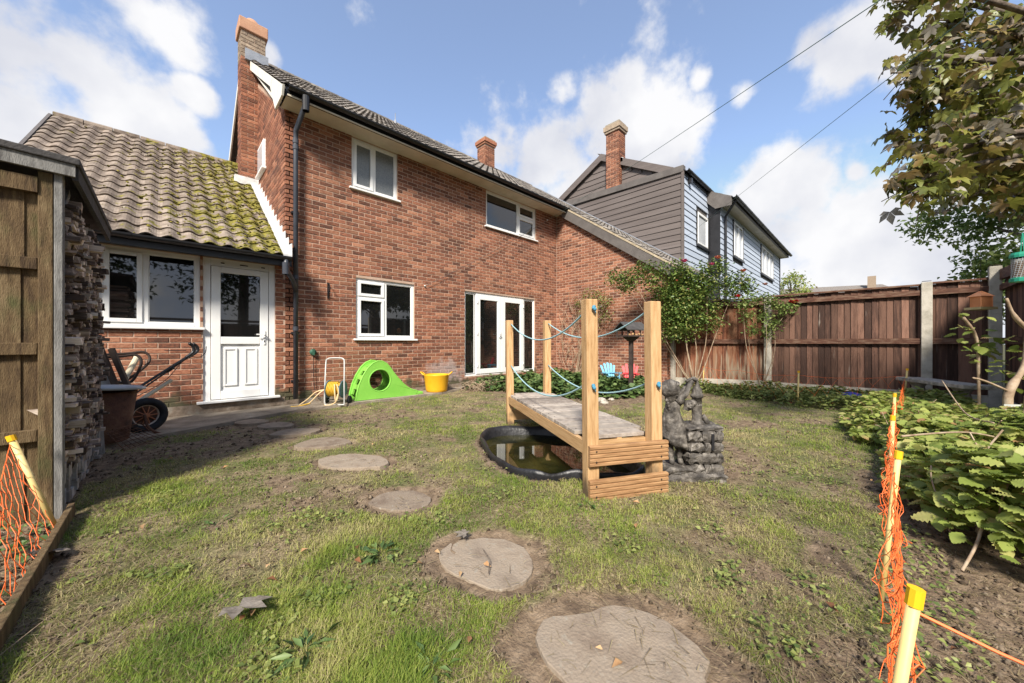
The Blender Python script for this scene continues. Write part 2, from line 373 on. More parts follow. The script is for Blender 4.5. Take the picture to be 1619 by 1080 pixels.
# front wall of house and extension (one plane)
front_open = [(-.60+2.2, .37+2.2, 1.27, 2.30), (.40+2.2, 1.285+2.2, .17, 2.30), (2.49+2.2, 3.40+2.2, 3.95, 4.90), (2.57+2.2, 3.78+2.2, 1.13, 2.28),
              (5.76+2.2, 7.64+2.2, 3.99, 4.90), (5.10+2.2, 7.60+2.2, .24, 2.29)]
ext_o = [o for o in front_open if o[1] < 1.425+2.2]
main_o = [(o[0]-3.625, o[1]-3.625, o[2], o[3]) for o in front_open if o[0] > 3.62]
wall((-2.2, WY, 0), 0, 3.625, 2.42, ext_o, parent=house)
wall((1.425, WY, 0), 0, 8.59-1.425, 4.93, main_o, parent=house, phase=.05)
# left gable wall (faces -X) above and beside the extension; runs back to the rear wall
GA = -pi/2
wall((1.425, 14.15, 0), GA, 14.15-6.8, 7.6, [(14.15-8.95, 14.15-8.35, 4.5, 5.05)], top=lambda u: 4.93+TP*(3.6-abs((14.15-u)-10.4)), parent=house, cuts=(3.75,))
# catslide wing side wall (faces -X)
wall((8.59, 6.8, 0), GA, 6.8-3.45, 5.1, [(.74, .82, 4.47, 4.60)], top=lambda u: 5.13-TP*u, parent=house, phase=.1)
# rear, right walls and wing front, plain
for b in ((1.43, 11.6, 14.0, 14.15, 0, 4.9), (-1.4, 1.3, 13.8, 13.95, 0, 2.4), (-1.42, -1.30, 6.93, 13.8, 0, 2.4)):
    MB().box(*b).build('wall', M['mortar'], house)
wall((8.60, 3.45, 0), 0, 3.0, 2.75, parent=house)
MB().box(-2.2, 1.42, 6.788, 6.80, 0, .16).build('plinth', M['plinth'], house); MB().box(1.42, 5.0, 6.788, 6.80, 0, .10).build('plinth', M['plinth'], house)

# windows ------------------------------------------------------------------
def window(x0, x1, z0, z1, lights, Y=WY, glass='glass', sill=True, parent=None, fw=.055, rec=.03, name='window', frame='white', sd=.09):
    p = parent or house
    mb = MB(); y0, y1 = Y+rec, Y+rec+.065
    mb.box(x0, x0+fw, y0, y1, z0, z1); mb.box(x1-fw, x1, y0, y1, z0, z1)
    mb.box(x0+fw, x1-fw, y0, y1, z0, z0+fw); mb.box(x0+fw, x1-fw, y0, y1, z1-fw, z1)
    w = mb.build(name, M[frame], p, bevel=.005)
    for lt in lights:
        a0, a1, b0, b1, opn = lt[:5]; g = lt[5] if len(lt) > 5 else glass
        s = MB(); e = .045 if opn else .012; yy = y0-.014 if opn else y0+.008
        o_ = .006
        a0_, a1_, b0_, b1_ = a0-o_*opn, a1+o_*opn, b0-o_*opn, b1+o_*opn
        s.box(a0_, a0+e, yy, y1-.002, b0_, b1_); s.box(a1-e, a1_, yy, y1-.002, b0_, b1_)
        s.box(a0+e, a1-e, yy, y1-.002, b0_, b0+e); s.box(a0+e, a1-e, yy, y1-.002, b1-e, b1_)
        sash = s.build('sash' if opn else 'glazing_bead', M[frame], w, bevel=.004)
        MB().box(a0+e-.004, a1-e+.004, y0+.024, y0+.036, b0+e-.004, b1-e+.004).build('pane', M[g], w)
    # mullions
    xs = sorted({l[0] for l in lights}|{l[1] for l in lights}); 
    mm = MB(); k = 0
    for lt in lights:
        for lu in lights:
            if abs(lu[0]-lt[1]) < .1 and lu[0] > lt[0]: 
                mm.box(lt[1], lu[0], y0+.003, y1-.004, z0+fw, z1-fw); k += 1; break
            if abs(lu[2]-lt[3]) < .1 and lu[2] > lt[2] and abs(lu[0]-lt[0]) < .05:
                mm.box(lt[0], lt[1], y0+.004, y1-.003, lt[3], lu[2]); k += 1; break
    if k: mm.build('mullion', M[frame], w)
    if sill: MB().box(x0-.05, x1+.05, Y-.055, Y+rec+.03, z0-.035, z0).build('sill', M[frame], w, bevel=.006)
    return w
window(-.60, .37, 1.27, 2.30, [(-.545, -.215, 1.325, 2.245, 1), (-.155, .315, 1.325, 2.245, 0)])
window(2.49, 3.40, 3.95, 4.90, [(2.545, 2.90, 4.005, 4.845, 1, 'glass_frost'), (2.95, 3.345, 4.005, 4.845, 0, 'glass_frost')])
window(2.57, 3.78, 1.13, 2.28, [(2.625, 3.12, 1.185, 1.90, 1), (2.625, 3.12, 1.95, 2.225, 1), (3.175, 3.725, 1.185, 2.225, 0)])
window(5.76, 7.64, 3.99, 4.90, [(5.815, 6.90, 4.045, 4.845, 0), (6.955, 7.585, 4.045, 4.50, 1), (6.955, 7.585, 4.55, 4.845, 1)])
# patio doors with two side lights
fd = window(5.10, 7.60, .24, 2.29, [(5.14, 5.42, .30, 2.24, 0), (7.18, 7.56, .30, 2.24, 0)], sill=False, fw=.04, name='patio_door_frame')
for x0, x1 in ((5.46, 6.30), (6.31, 7.14)):
    s = MB(); y0, y1 = WY+.012, WY+.085
    s.box(x0, x0+.13, y0, y1, .28, 2.25); s.box(x1-.13, x1, y0, y1, .28, 2.25); s.box(x0+.13, x1-.13, y0, y1, .28, .40); s.box(x0+.13, x1-.13, y0, y1, 2.12, 2.25)
    d = s.build('patio_door', M['white'], house, bevel=.006)
    MB().box(x0+.126, x1-.126, y0+.03, y0+.042, .396, 2.124).build('pane', M['glass'], d)
    hx = x0+.03 if x0 < 6 else x1-.03
    for hz in (.45, 1.25, 2.02): MB().box(hx-.012, hx+.012, y0-.02, y0, hz, hz+.07).build('hinge', M['white'], d)
MB().box(6.235, 6.255, WY-.02, WY+.012, 1.18, 1.36).build('handle_plate', M['lead'], house)
MB().tube([(6.245, WY-.01, 1.27), (6.245, WY-.05, 1.27), (6.13, WY-.055, 1.27)], .009).build('handle', M['lead'], house)
# extension door
dm = MB(); dm.box(.40, .485, WY+.02, WY+.09, .20, 2.30); dm.box(1.20, 1.285, WY+.02, WY+.09, .20, 2.30); dm.box(.485, 1.20, WY+.02, WY+.09, 2.19, 2.30)
dfr = dm.build('door_frame', M['white'], house, bevel=.005)
MB().box(.33, 1.345, WY-.07, WY+.09, .165, .20).build('threshold', M['white'], dfr, bevel=.006)
for vx, vw in ((.60, .045), (.83, .10), (1.10, .05)):
    MB().box(vx, vx+vw, WY+.014, WY+.021, 2.235, 2.25).build('trickle_vent', M['black'], dfr)
s = MB(); y0, y1 = WY+.008, WY+.075
s.box(.492, .60, y0, y1, .21, 2.185); s.box(1.085, 1.193, y0, y1, .21, 2.185); s.box(.60, 1.085, y0, y1, .21, .33); s.box(.60, 1.085, y0, y1, 1.03, 1.14); s.box(.60, 1.085, y0, y1, 2.10, 2.185)
door = s.build('door', M['white'], house, bevel=.006)
MB().box(.596, 1.089, y0+.03, y0+.045, .33, 1.03).build('door_panel', M['white'], door)
for x0 in (.635, .885):
    m = MB(); x1 = x0+.165
    for b in ((x0, x0+.025, .40, .97), (x1-.025, x1, .40, .97), (x0+.025, x1-.025, .40, .425), (x0+.025, x1-.025, .945, .97)): m.box(b[0], b[1], y0+.012, y0+.031, b[2], b[3])
    m.box(x0+.025, x1-.025, y0+.024, y0+.031, .425, .945); m.build('panel_moulding', M['white'], door, bevel=.006)
MB().box(.596, 1.089, y0+.03, y0+.042, 1.136, 2.104).build('pane', M['glass'], door)
MB().box(1.125, 1.155, y0-.012, y0, 1.02, 1.24).build('handle_plate', M['white'], door, bevel=.004)
MB().tube([(1.14, y0-.01, 1.18), (1.14, y0-.05, 1.18), (1.03, y0-.055, 1.18)], .010).build('handle', M['white'], door)
MB().box(1.134, 1.146, y0-.015, y0-.01, 1.06, 1.09).build('keyhole', M['black'], door)
# gable slit window
MB().box(1.38, 1.44, 8.35, 8.95, 4.5, 5.05).build('window', M['white'], house, bevel=.01)
MB().box(1.372, 1.381, 8.42, 8.88, 4.57, 4.98).build('pane', M['glass_pale'], house)
MB().box(1.35, 1.44, 8.3, 9.0, 4.46, 4.5).build('sill', M['white'], house)

# roofs --------------------------------------------------------------------
def tile_mb(w=.2, L=.34, n=8, A=.021, th=.017, ov=.03):
    m = MB(); prof = []
    for i in range(n+1):
        t = i/n; x = -w/2+w*t*1.03; z = A*cos(2*pi*(t-.32))
        prof.append((x, z))
    for x, z in prof: m.v.append((x, 0, z+ov))           # front top
    for x, z in prof: m.v.append((x, L, z+.006))         # back top
    for x, z in prof: m.v.append((x, .004, z+ov-th))     # front lip
    k = n+1
    for i in range(n):
        m.f.append((i, i+1, k+i+1, k+i)); m.f.append((2*k+i, 2*k+i+1, i+1, i))
    return m
def roof_plane(name, x0, x1, yb, zb, rows, mt, indiv, course=.28, parent=None, xskip=None):
    base = tile_mb(); out = []; R_ = Euler((PA, 0, 0)).to_matrix()
    if indiv:
        metile = base.mesh('roof_tile', M[mt], smooth=False)
        for r in range(rows):
            for c in range(int(round((x1-x0)/.2))):
                x = x0+.1+.2*c; y = yb+cos(PA)*course*r; z = zb+sin(PA)*course*r
                piece(metile, 'roof_tile', parent, (x, y+random.uniform(-.006, .006), z+.012), (PA+random.uniform(-.012, .012), random.uniform(-.015, .015), random.uniform(-.01, .01)))
    else:
        t = MB()
        for r in range(rows):
            for c in range(int(round((x1-x0)/.2))):
                x = x0+.1+.2*c; y = yb+cos(PA)*course*r; z = zb+sin(PA)*course*r; k = len(t.v)
                if xskip and xskip(x, y): continue
                q = Euler((PA+random.uniform(-.015, .015), random.uniform(-.02, .02), 0)).to_matrix()
                t.v += [tuple(q @ Vector(v)+Vector((x, y, z+.012))) for v in base.v]; t.f += [tuple(k+i for i in f) for f in base.f]
        o = t.build('roof_tiling', M[mt], parent, fix=False); o['kind'] = 'stuff'
def deck(x0, x1, y0, z0, y1, z1, th=.05, m='tile_dark', parent=None):
    return MB().prism([(y0, z0), (y1, z1), (y1, z1-th), (y0, z0-th)], lambda a, b: (x0, a, b), lambda a, b: (x1, a, b)).build('roof', M[m], parent)
EY, EZ = 6.36, 2.39
er = deck(-1.44, 1.42, EY+.02, EZ, 10.3, EZ+TP*(10.3-EY), parent=house)
roof_plane('ext', -1.42, 1.38, EY-.03, EZ-.02, 17, 'tile', True, parent=house)
MB().prism([(10.3, EZ+TP*3.94+.02), (13.9, 2.4), (13.9, 2.3), (10.3, EZ+TP*3.94-.08)], lambda a, b: (-1.44, a, b), lambda a, b: (1.42, a, b)).build('roof', M['tile_dark'], house)
for k in range(8):
    MB().tube([(-1.42+.36*k, 10.3, 5.115), (-1.42+.36*k+.35, 10.3, 5.12)], .085, 10).build('ridge_tile', M['tile'], er)
MB().prism([(EY, EZ-.10), (10.3, 5.07), (10.3, 5.15), (EY, EZ+.01)], lambda a, b: (-1.475, a, b), lambda a, b: (-1.44, a, b)).build('bargeboard', M['trim_dark'], house)
# moss cushions along the lips of the tiles
t = MB()
for k in range(1500):
    r = random.randint(0, 16); x = -1.3+2.65*random.random()**.55; w = (x+1.3)/2.6
    if random.random() > w**1.6+.06: continue
    s_ = r*.28+random.choice((random.uniform(0, .03), random.uniform(0, .25))); y = EY-.03+cos(PA)*s_; ph = ((x+1.42)/.2) % 1
    z = EZ+.012+sin(PA)*s_+.021*cos(2*pi*(ph-.32))+.012; rr = random.uniform(.008, .026)
    t.lathe([(rr, 0), (rr*.8, rr*.5), (rr*.3, rr*.75), (0.001, rr*.8)], (x, y, z), 6, Euler((PA, 0, random.random()*3)).to_matrix())
o = t.build('moss', M['moss'], house, fix=False); o['kind'] = 'stuff'
# extension gutter, fascia
def gutter(x0, x1, y, z, parent, r=.055, br=.9, m='black'):
    g = MB(); n = 8; P = [(r*cos(pi+pi*i/n), r*sin(pi+pi*i/n)) for i in range(n+1)]; P2 = [(a*.88, b*.88) for a, b in reversed(P)]
    g.prism(P+P2, lambda a, b: (x0, y+a, z+b+.03), lambda a, b: (x1, y+a, z+b+.03))
    go = g.build('gutter', M[m], parent)
    k = 0; x = x0+.3
    while x < x1:
        b = MB(); P3 = [(a*1.12, b_*1.12) for a, b_ in P]; b.prism(P3+[(q[0]*.99, q[1]*.99) for q in reversed(P)], lambda a, c: (x-.012, y+a, z+c+.03), lambda a, c: (x+.012, y+a, z+c+.03))
        b.build('gutter_bracket', M[m], go); x += br
    return go
gutter(-1.5, 1.40, 6.30, 2.34, house)
MB().box(-1.46, 1.42, 6.36, 6.38, 2.24, 2.38).build('fascia', M['black'], house)
MB().box(-1.46, 1.42, 6.38, 6.80, 2.305, 2.32).build('soffit', M['black'], house)
# flashings on the gable wall above the extension roof
def slope_strip(x0, x1, y0, y1, zf, th, name, m, parent):
    z0, z1 = zf(y0), zf(y1)
    return MB().prism([(y0, z0), (y1, z1), (y1, z1+th), (y0, z0+th)], lambda a, b: (x0, a, b), lambda a, b: (x1, a, b)).build(name, M[m], parent)
ez = lambda y: EZ+TP*(y-EY)
fm = MB(); y = EY-.02; k = 0
while y < 9.15:
    y1 = min(y+.21, 9.18); zt = ez(y)+.20
    fm.prism([(y, ez(y)+.04), (y1, ez(y1)+.04), (y1, zt+.03), (y, zt+.02)], lambda a, b: (1.412+.002*(k % 2), a, b), lambda a, b: (1.424, a, b)); y = y1; k += 1
fl = fm.build('flashing', M['lead'], house)
slope_strip(1.30, 1.415, EY-.06, 9.18, lambda y: ez(y)+.035, .035, 'flashing_apron', 'lead', house)
MB().box(1.02, 1.42, 9.08, 9.185, ez(9.15)+.0, ez(9.15)+.16).build('flashing_apron', M['lead'], house)
# main roof
RY, RZ = 6.36, 5.03
hx = 1.30
mr_ = deck(hx, 11.6, RY+.02, RZ, 10.4, RZ+TP*4.04, parent=house)
deck(hx, 11.6, 14.4, RZ, 10.4, RZ+TP*4.04, parent=house)
roof_plane('main', hx, 11.5, RY-.03, RZ-.02, 17, 'tile_dark', False, parent=house)
for k in range(28): MB().tube([(hx+.01+.36*k, 10.4, RZ+TP*4.04+.0), (hx+.36*k+.35, 10.4, RZ+TP*4.04+.005)], .08, 8).build('ridge_tile', M['tile_dark'], mr_)
gutter(1.36, 8.85, 6.29, 4.975, house)
MB().box(1.34, 8.55, 6.36, 6.38, 4.885, 5.02).build('fascia', M['black'], house)
MB().box(1.36, 8.59, 6.38, 6.80, 4.905, 4.92).build('soffit', M['cream'], house)
MB().box(1.36, 8.56, 6.345, 6.36, 4.885, 4.91).build('fascia', M['cream'], house)
# verge at left: white bargeboard with boxed end
mz = lambda y: RZ+TP*(y-RY)
MB().prism([(6.36, 4.86), (6.82, 4.86), (6.95, 5.05), (7.2, mz(7.2)-.19), (9.16, mz(9.16)-.19), (9.16, mz(9.16)-.005), (6.36, mz(6.36)-.01), (6.30, 5.0)], lambda a, b: (1.285, a, b), lambda a, b: (1.315, a, b)).build('bargeboard', M['barge'], house)
MB().prism([(6.80, 4.92), (9.16, mz(9.16)-.17), (9.16, mz(9.16)-.15), (6.80, 4.94)], lambda a, b: (1.315, a, b), lambda a, b: (1.43, a, b)).build('soffit', M['barge'], house)
MB().prism([(9.66, mz(9.66)-.19), (10.4, mz(10.4)-.19), (14.2, 4.86), (14.2, 5.05), (10.4, mz(10.4)-.005), (9.66, mz(9.66)-.005)], lambda a, b: (1.285, a, b), lambda a, b: (1.315, a, b)).build('bargeboard', M['barge'], house)
# catslide over the wing
cz = lambda y: mz(y)
deck(8.50, 11.6, 3.10, cz(3.10), 6.4, cz(6.4), parent=house)
t = MB(); base = tile_mb()
for r in range(1, 15):
    for c in range(15):
        s_ = r*.28; x = 8.60+.2*c; y = 6.33-cos(PA)*s_; z = RZ-.02-sin(PA)*s_; k = len(t.v)
        q = Euler((PA+random.uniform(-.015, .015), random.uniform(-.02, .02), 0)).to_matrix()
        t.v += [tuple(q @ Vector(v)+Vector((x, y, z+.012))) for v in base.v]; t.f += [tuple(k+i for i in f) for f in base.f]
o = t.build('roof_tiling', M['tile_dark'], house, fix=False); o['kind'] = 'stuff'
slope_strip(8.47, 8.51, 3.05, 6.5, lambda y: cz(y)-.33, .28, 'bargeboard', 'trim_dark', house)
M['verge'] = mat('verge_mortar', [(.30, .24, .16), (.52, .44, .32)], 12, .95, .8, 60)
slope_strip(8.46, 8.56, 3.05, 6.4, lambda y: cz(y)-.048, .055, 'verge_mortar', 'verge', house)
slope_strip(8.51, 8.60, 3.40, 6.8, lambda y: cz(y)-.33, .02, 'soffit', 'trim_dark', house)
slope_strip(11.35, 11.59, 3.05, 9.9, lambda y: cz(y)+.06, .03, 'flashing', 'greylead', house)
MB().tube([(8.45, 3.04, cz(3.04)-.03), (11.6, 3.04, cz(3.04)-.03)], .055, 8).build('gutter', M['black'], house)
# chimneys -----------------------------------------------------------------
def chimney(x0, x1, y0, y1, z0, z1, cap, old_from=None, parent=None, pot=False):
    mb = MB().box(x0+.008, x1-.008, y0+.008, y1-.008, z0, z1)
    c = mb.build('chimney', M['mortar'], parent)
    v = z0; k = 0; t = MB(); t2 = MB()
    def add(T, lo, hi, ax, fixed, sgn, z):
        ch = .004; pr = .008
        # brick face on a side
        f = lambda u, d, w: (u, fixed+sgn*d, w) if ax == 'x' else (fixed+sgn*d, u, w)
        i = len(T.v); T.v += [f(lo, 0, z+.005), f(hi, 0, z+.005), f(hi, 0, z+.07), f(lo, 0, z+.07), f(lo+ch, pr, z+.005+ch), f(hi-ch, pr, z+.005+ch), f(hi-ch, pr, z+.07-ch), f(lo+ch, pr, z+.07-ch)]
        T.f += [tuple(i+q for q in ff) for ff in ((4, 5, 6, 7), (0, 1, 5, 4), (1, 2, 6, 5), (2, 3, 7, 6), (3, 0, 4, 7))]
    while v < z1-.06:
        T = t2 if (old_from and v > old_from) else t
        for ax, lo, hi, sides in (('x', x0, x1, ((y0+.008, -1), (y1-.008, 1))), ('y', y0, y1, ((x0+.008, -1), (x1-.008, 1)))):
            for fx, sg in sides:
                u = lo-(.1125 if (k+(ax == 'y')) % 2 else 0)
                while u < hi:
                    a, b = max(u+.005, lo), min(u+.22, hi)
                    if b-a > .02: add(T, a, b, ax, fx, sg, v)
                    u += .225
        v += .075; k += 1
    o = t.build('brickwork', M['brick'], c); o['kind'] = 'stuff'
    if t2.v: o = t2.build('brickwork', M['brick_old'], c); o['kind'] = 'stuff'
    cap(c); return c
def cap1(c):
    MB().box(1.10, 1.60, 9.14, 9.68, 7.58, 7.82).build('chimney_cap', M['render'], c, bevel=.015)
    MB().lathe([(.17, 7.82), (.15, 7.92), (.10, 7.98), (.001, 8.0)], (1.35, 9.4, 0), 16).build('flaunching', M['render'], c, smooth=True)
chimney(1.135, 1.56, 9.18, 9.64, 2.0, 7.6, cap1, 7.02, parent=house)
MB().box(1.20, 1.60, 9.12, 9.18, mz(9.15)+.0, mz(9.15)+.22).build('flashing', M['greylead'], house)
def cap2(c):
    x0, x1, y0, y1 = 8.43, 8.90, 10.0, 10.46
    MB().box(x0-.03, x1+.03, y0-.03, y1+.03, 8.40, 8.475).build('oversailing_course', M['brick'], c)
    MB().box(x0-.06, x1+.06, y0-.06, y1+.06, 8.475, 8.60).build('oversailing_course', M['brick'], c)
    MB().box(x0-.02, x1+.02, y0-.02, y1+.02, 8.60, 8.66).build('chimney_cap', M['mortar_old'], c)
chimney(8.43, 8.90, 10.0, 10.46, 7.0, 8.40, cap2, parent=house)
MB().box(8.36, 8.95, 9.9, 10.0, 7.38, 7.50).build('flashing', M['lead'], house)
MB().tube([(5.1, 10.35, 7.7), (5.1, 10.35, 8.15)], .012).build('vent_pipe', M['greylead'], house)
MB().lathe([(.05, 7.75), (.05, 7.86), (.02, 7.95)], (5.1, 10.35, 0), 10).build('vent_cowl', M['greylead'], house)
# downpipes
dp = MB().tube([(1.60, 6.29, 4.95), (1.60, 6.29, 4.84), (1.555, 6.69, 4.56), (1.555, 6.70, 4.4), (1.555, 6.70, .12)], .037, 12).build('downpipe', M['pipe'], house, smooth=True)
MB().lathe([(.05, 4.72), (.055, 4.95)], (1.60, 6.29, 0), 12).build('outlet', M['black'], dp)
for z in (4.35, 4.25, 2.1, 1.25): MB().lathe([(.045, z), (.045, z+.07)], (1.555, 6.70, 0), 12).build('pipe_collar', M['pipe'], dp)
for z in (3.2, 1.2, .4): MB().box(1.50, 1.61, 6.715, 6.79, z, z+.03).build('pipe_clip', M['black'], dp)
MB().tube([(1.33, 6.30, 2.33), (1.33, 6.32, 2.20), (1.50, 6.62, 2.05), (1.555, 6.68, 1.9)], .036, 12).build('swan_neck_pipe', M['pipe'], house, smooth=True)
MB().lathe([(.046, 2.10), (.05, 2.28)], (1.33, 6.31, 0), 12).build('outlet', M['pipe'], house)
# small things fixed to the wall
br = MB(); br.box(2.065, 2.085, 6.77, 6.793, 1.84, 2.12); br.tube([(2.075, 6.77, 2.08), (2.075, 6.72, 2.1), (2.075, 6.66, 2.02), (2.075, 6.69, 1.95), (2.075, 6.74, 1.93), (2.075, 6.77, 1.87)], .008, 6)
tag(br.build('hanging_bracket', M['black'], None), 'black wrought iron basket bracket fixed to brick wall left of the lower window', 'bracket')
tg = MB().lathe([(.05, 0), (.055, .03), (.03, .05), (.0, .06)], (1.83, 6.79, .89), 12, Euler((R(90), 0, 0)).to_matrix()); tg.box(1.815, 1.845, 6.72, 6.75, .84, .94)
M['tapgreen'] = mat('green_tap_cover', [(.03, .09, .06), (.05, .14, .09)], 8, .6)
tag(tg.build('garden_tap', M['tapgreen'], None), 'small green outdoor tap on the brick wall above the hose reel', 'tap')
hidden = lambda x, y: (x < 165 and y > 230) or (470 < x < 540 and y > 560 and y < 640)
flush_bricks(298, hidden)

# ================================================================ NEIGHBOUR
nb = thing('weatherboard_house', (11.65, 4.19, 0), 'grey and blue weatherboard clad neighbouring house with tall brick chimney', 'house')
NX, NY = 11.65, 4.19
def boards(x0, x1, y0, y1, z0, z1, ax, m, parent, holes=(), top=None, ex=.20):
    """lapped boards on a face; ax 'y' = face looks to -X at x0, ax 'x' = face looks to -Y at y0"""
    z = z0
    while z < z1-.02:
        h = min(ex, z1-z); zc = z+h/2
        a0, a1 = (y0, y1) if ax == 'y' else (x0, x1)
        if top:
            r = top(z+h)
            if r is None: break
            a0, a1 = max(a0, r[0]), min(a1, r[1])
        segs = [(a0, a1)]
        for hh in holes:
            if hh[2]-.08 < zc < hh[3]+.08:
                ns = []
                for s0, s1 in segs:
                    if s0 < hh[0] < s1 or s0 < hh[1] < s1:
                        if hh[0] > s0: ns.append((s0, hh[0]))
                        if hh[1] < s1: ns.append((hh[1], s1))
                    else: ns.append((s0, s1))
                segs = ns
        for s0, s1 in segs:
            if s1-s0 < .05: continue
            P = [(0, z+.0), (-.034, z-.006), (-.012, z+h), (0, z+h)]
            if ax == 'y': f0 = lambda d, w, s=s0: (x0+d, s, w); f1 = lambda d, w, s=s1: (x0+d, s, w)
            else: f0 = lambda d, w, s=s0: (s, y0+d, w); f1 = lambda d, w, s=s1: (s, y0+d, w)
            MB().prism(P, f0, f1).build('weatherboard', M[m], parent)
        z += ex
body = MB().box(NX+.01, 14.05, NY+.01, 11.0, 0, 6.45); body.box(14.05, 25.3, 3.81, 11.0, 0, 6.2)
body.build('wall', M['trim_dark'], nb)
cap_z = lambda y: 6.50+.045*(y-NY)
boards(NX, NX, NY, 10.6, 2.9, 6.45, 'y', 'clad_dark', nb)
MB().prism([(NY-.02, 6.42), (10.8, 6.60), (10.8, 6.82), (NY-.04, 6.62)], lambda a, b: (NX-.07, a, b), lambda a, b: (NX+.12, a, b)).build('roof_edge', M['trim_dark'], nb)
MB().box(NX+.05, 14.05, NY-.02, 10.8, 6.44, 6.56).build('flat_roof', M['trim_dark'], nb)
MB().box(NX-.055, NX+.005, NY-.045, NY+.03, 2.6, 6.45).build('corner_trim', M['clad_dark'], nb)
boards(NX, 14.02, NY, NY, 2.3, 6.42, 'x', 'clad_blue', nb, holes=[(12.80, 13.95, 4.35, 5.55)])
gutter(NX-.02, 14.3, NY-.12, 6.46, nb, r=.07)
MB().box(NX, 14.05, NY-.05, NY-.01, 6.34, 6.50).build('fascia', M['black'], nb)
MB().box(12.0, 12.12, NY-.14, NY-.02, 6.18, 6.32).build('security_lamp', M['black'], nb)
boards(14.05, 25.3, 3.80, 3.80, 2.0, 5.95, 'x', 'clad_blue', nb, holes=[(15.60, 17.10, 4.35, 5.75), (20.4, 23.4, 4.35, 5.75)])
MB().box(14.03, 14.06, 3.78, NY, 2.0, 6.2).build('return_board', M['black'], nb)
MB().box(25.28, 25.42, 3.74, 3.90, 0, 5.95).build('corner_trim', M['black'], nb)
def nwin(x0, x1, z0, z1, Y, n, dark=True):
    w_ = (x1-x0-.11)/n
    lights = [(x0+.055+w_*k+.02*(k > 0), x0+.055+w_*(k+1)-.02*(k < n-1), z0+.055, z1-.055, 1, 'glass_pale') for k in range(n)]
    w = window(x0, x1, z0, z1, lights, Y=Y-.05, parent=nb, sill=False, rec=0)
    MB().box(x0-.06, x1+.06, Y-.10, Y, z0-.06, z0).build('sill', M['black'], w)
    if dark:
        MB().box(x0-.05, x0-.001, Y-.06, Y, z0, z1+.04).build('window_trim', M['black'], w); MB().box(x1+.001, x1+.05, Y-.06, Y, z0, z1+.04).build('window_trim', M['black'], w)
nwin(12.82, 13.93, 4.37, 5.50, NY, 1); nwin(15.66, 17.05, 4.4, 5.75, 3.80, 2); nwin(20.5, 23.35, 4.4, 5.75, 3.80, 3)
# pitched roof of the neighbour
ns = .545; ay, az = 7.15, 8.13
def nroof(x0, x1, y0, up=.0, mt='tile_dark'):
    return MB().prism([(y0, az-ns*(ay-y0)), (ay, az), (ay, az-.12), (y0, az-ns*(ay-y0)-.10)], lambda a, b: (x0, a, b), lambda a, b: (x1, a, b)).build('roof', M[mt], nb)
nroof(NX+.07, 14.05, 4.5); nroof(14.05-.15, 25.7, 3.40)
MB().prism([(ay, az), (11.4, az-ns*4.25), (11.4, az-ns*4.25-.12), (ay, az-.12)], lambda a, b: (NX+.07, a, b), lambda a, b: (25.7, a, b)).build('roof', M['tile_dark'], nb)
t = MB()
for x0, x1, yb in ((NX+.08, 14.0, 4.5), (13.9, 25.7, 3.40)):
    r = 0
    while yb+.28*r < ay-.05:
        y = yb+.28*r; z = az-ns*(ay-y)+.02
        x = x0
        while x < x1:
            t.prism([(y, z), (y+.30, z+.30*ns-.012), (y+.3, z+.3*ns-.03), (y, z-.03)], lambda a, b, x=x: (x+.004, a, b), lambda a, b, x=x: (min(x+.30, x1), a, b)); x += .30
        r += 1
o = t.build('roof_tiling', M['tile_dark'], nb, fix=False); o['kind'] = 'stuff'
def barge(y0, z0, y1, z1, w, x=NX+.05):
    MB().prism([(y0, z0), (y1, z1), (y1, z1-w), (y0, z0-w)], lambda a, b: (x, a, b), lambda a, b: (x+.04, a, b)).build('bargeboard', M['clad_dark'], nb)
barge(4.5, az-ns*(ay-4.5)+.02, ay, az+.02, .26); barge(ay, az+.02, 11.3, az-ns*4.15+.02, .26)
MB().prism([(3.40, az-ns*3.75-.30), (3.9, az-ns*3.75-.30), (4.6, az-ns*2.55-.22), (4.6, az-ns*2.55), (3.38, az-ns*3.77)], lambda a, b: (13.88, a, b), lambda a, b: (13.92, a, b)).build('bargeboard', M['trim_dark'], nb)
MB().prism([(ay-3, az-3*ns-.1), (ay, az-.1), (ay+3, az-3*ns-.1)], lambda a, b: (NX+.20, a, b), lambda a, b: (NX+.24, a, b)).build('gable_wall', M['trim_dark'], nb)
boards(NX+.19, NX+.19, 4.4, 10, 6.55, 8.0, 'y', 'clad_dark', nb, top=lambda z: (ay-(az-.15-z)/ns, ay+(az-.15-z)/ns) if z < az-.2 else None)
MB().box(13.9, 25.6, 3.42, 3.80, 5.93, 5.96).build('soffit', M['cream'], nb)
MB().box(13.9, 25.6, 3.38, 3.42, 5.93, 6.10).build('fascia', M['trim_dark'], nb)
gutter(13.85, 25.8, 3.31, 6.06, nb, r=.075, br=1.0)
MB().tube([(14.15, 3.33, 6.0), (14.15, 3.4, 5.9), (14.45, 3.72, 5.6), (14.45, 3.72, .1)], .045, 10).build('downpipe', M['black'], nb)
def cap3(c):
    x0, x1, y0, y1 = 11.60, 12.07, 6.36, 6.88
    MB().box(x0-.04, x1+.04, y0-.04, y1+.04, 8.70, 8.78).build('oversailing_course', M['brick_old'], c)
    MB().box(x0-.07, x1+.07, y0-.07, y1+.07, 8.78, 8.95).build('oversailing_course', M['brick_old'], c)
    MB().box(x0-.02, x1+.02, y0-.02, y1+.02, 8.95, 9.03).build('chimney_cap', M['mortar_old'], c)
chimney(11.60, 12.07, 6.36, 6.88, 6.69, 8.70, cap3, parent=nb)
MB().box(11.70, 12.12, 6.27, 6.36, 7.55, 7.70).build('flashing', M['lead'], nb)
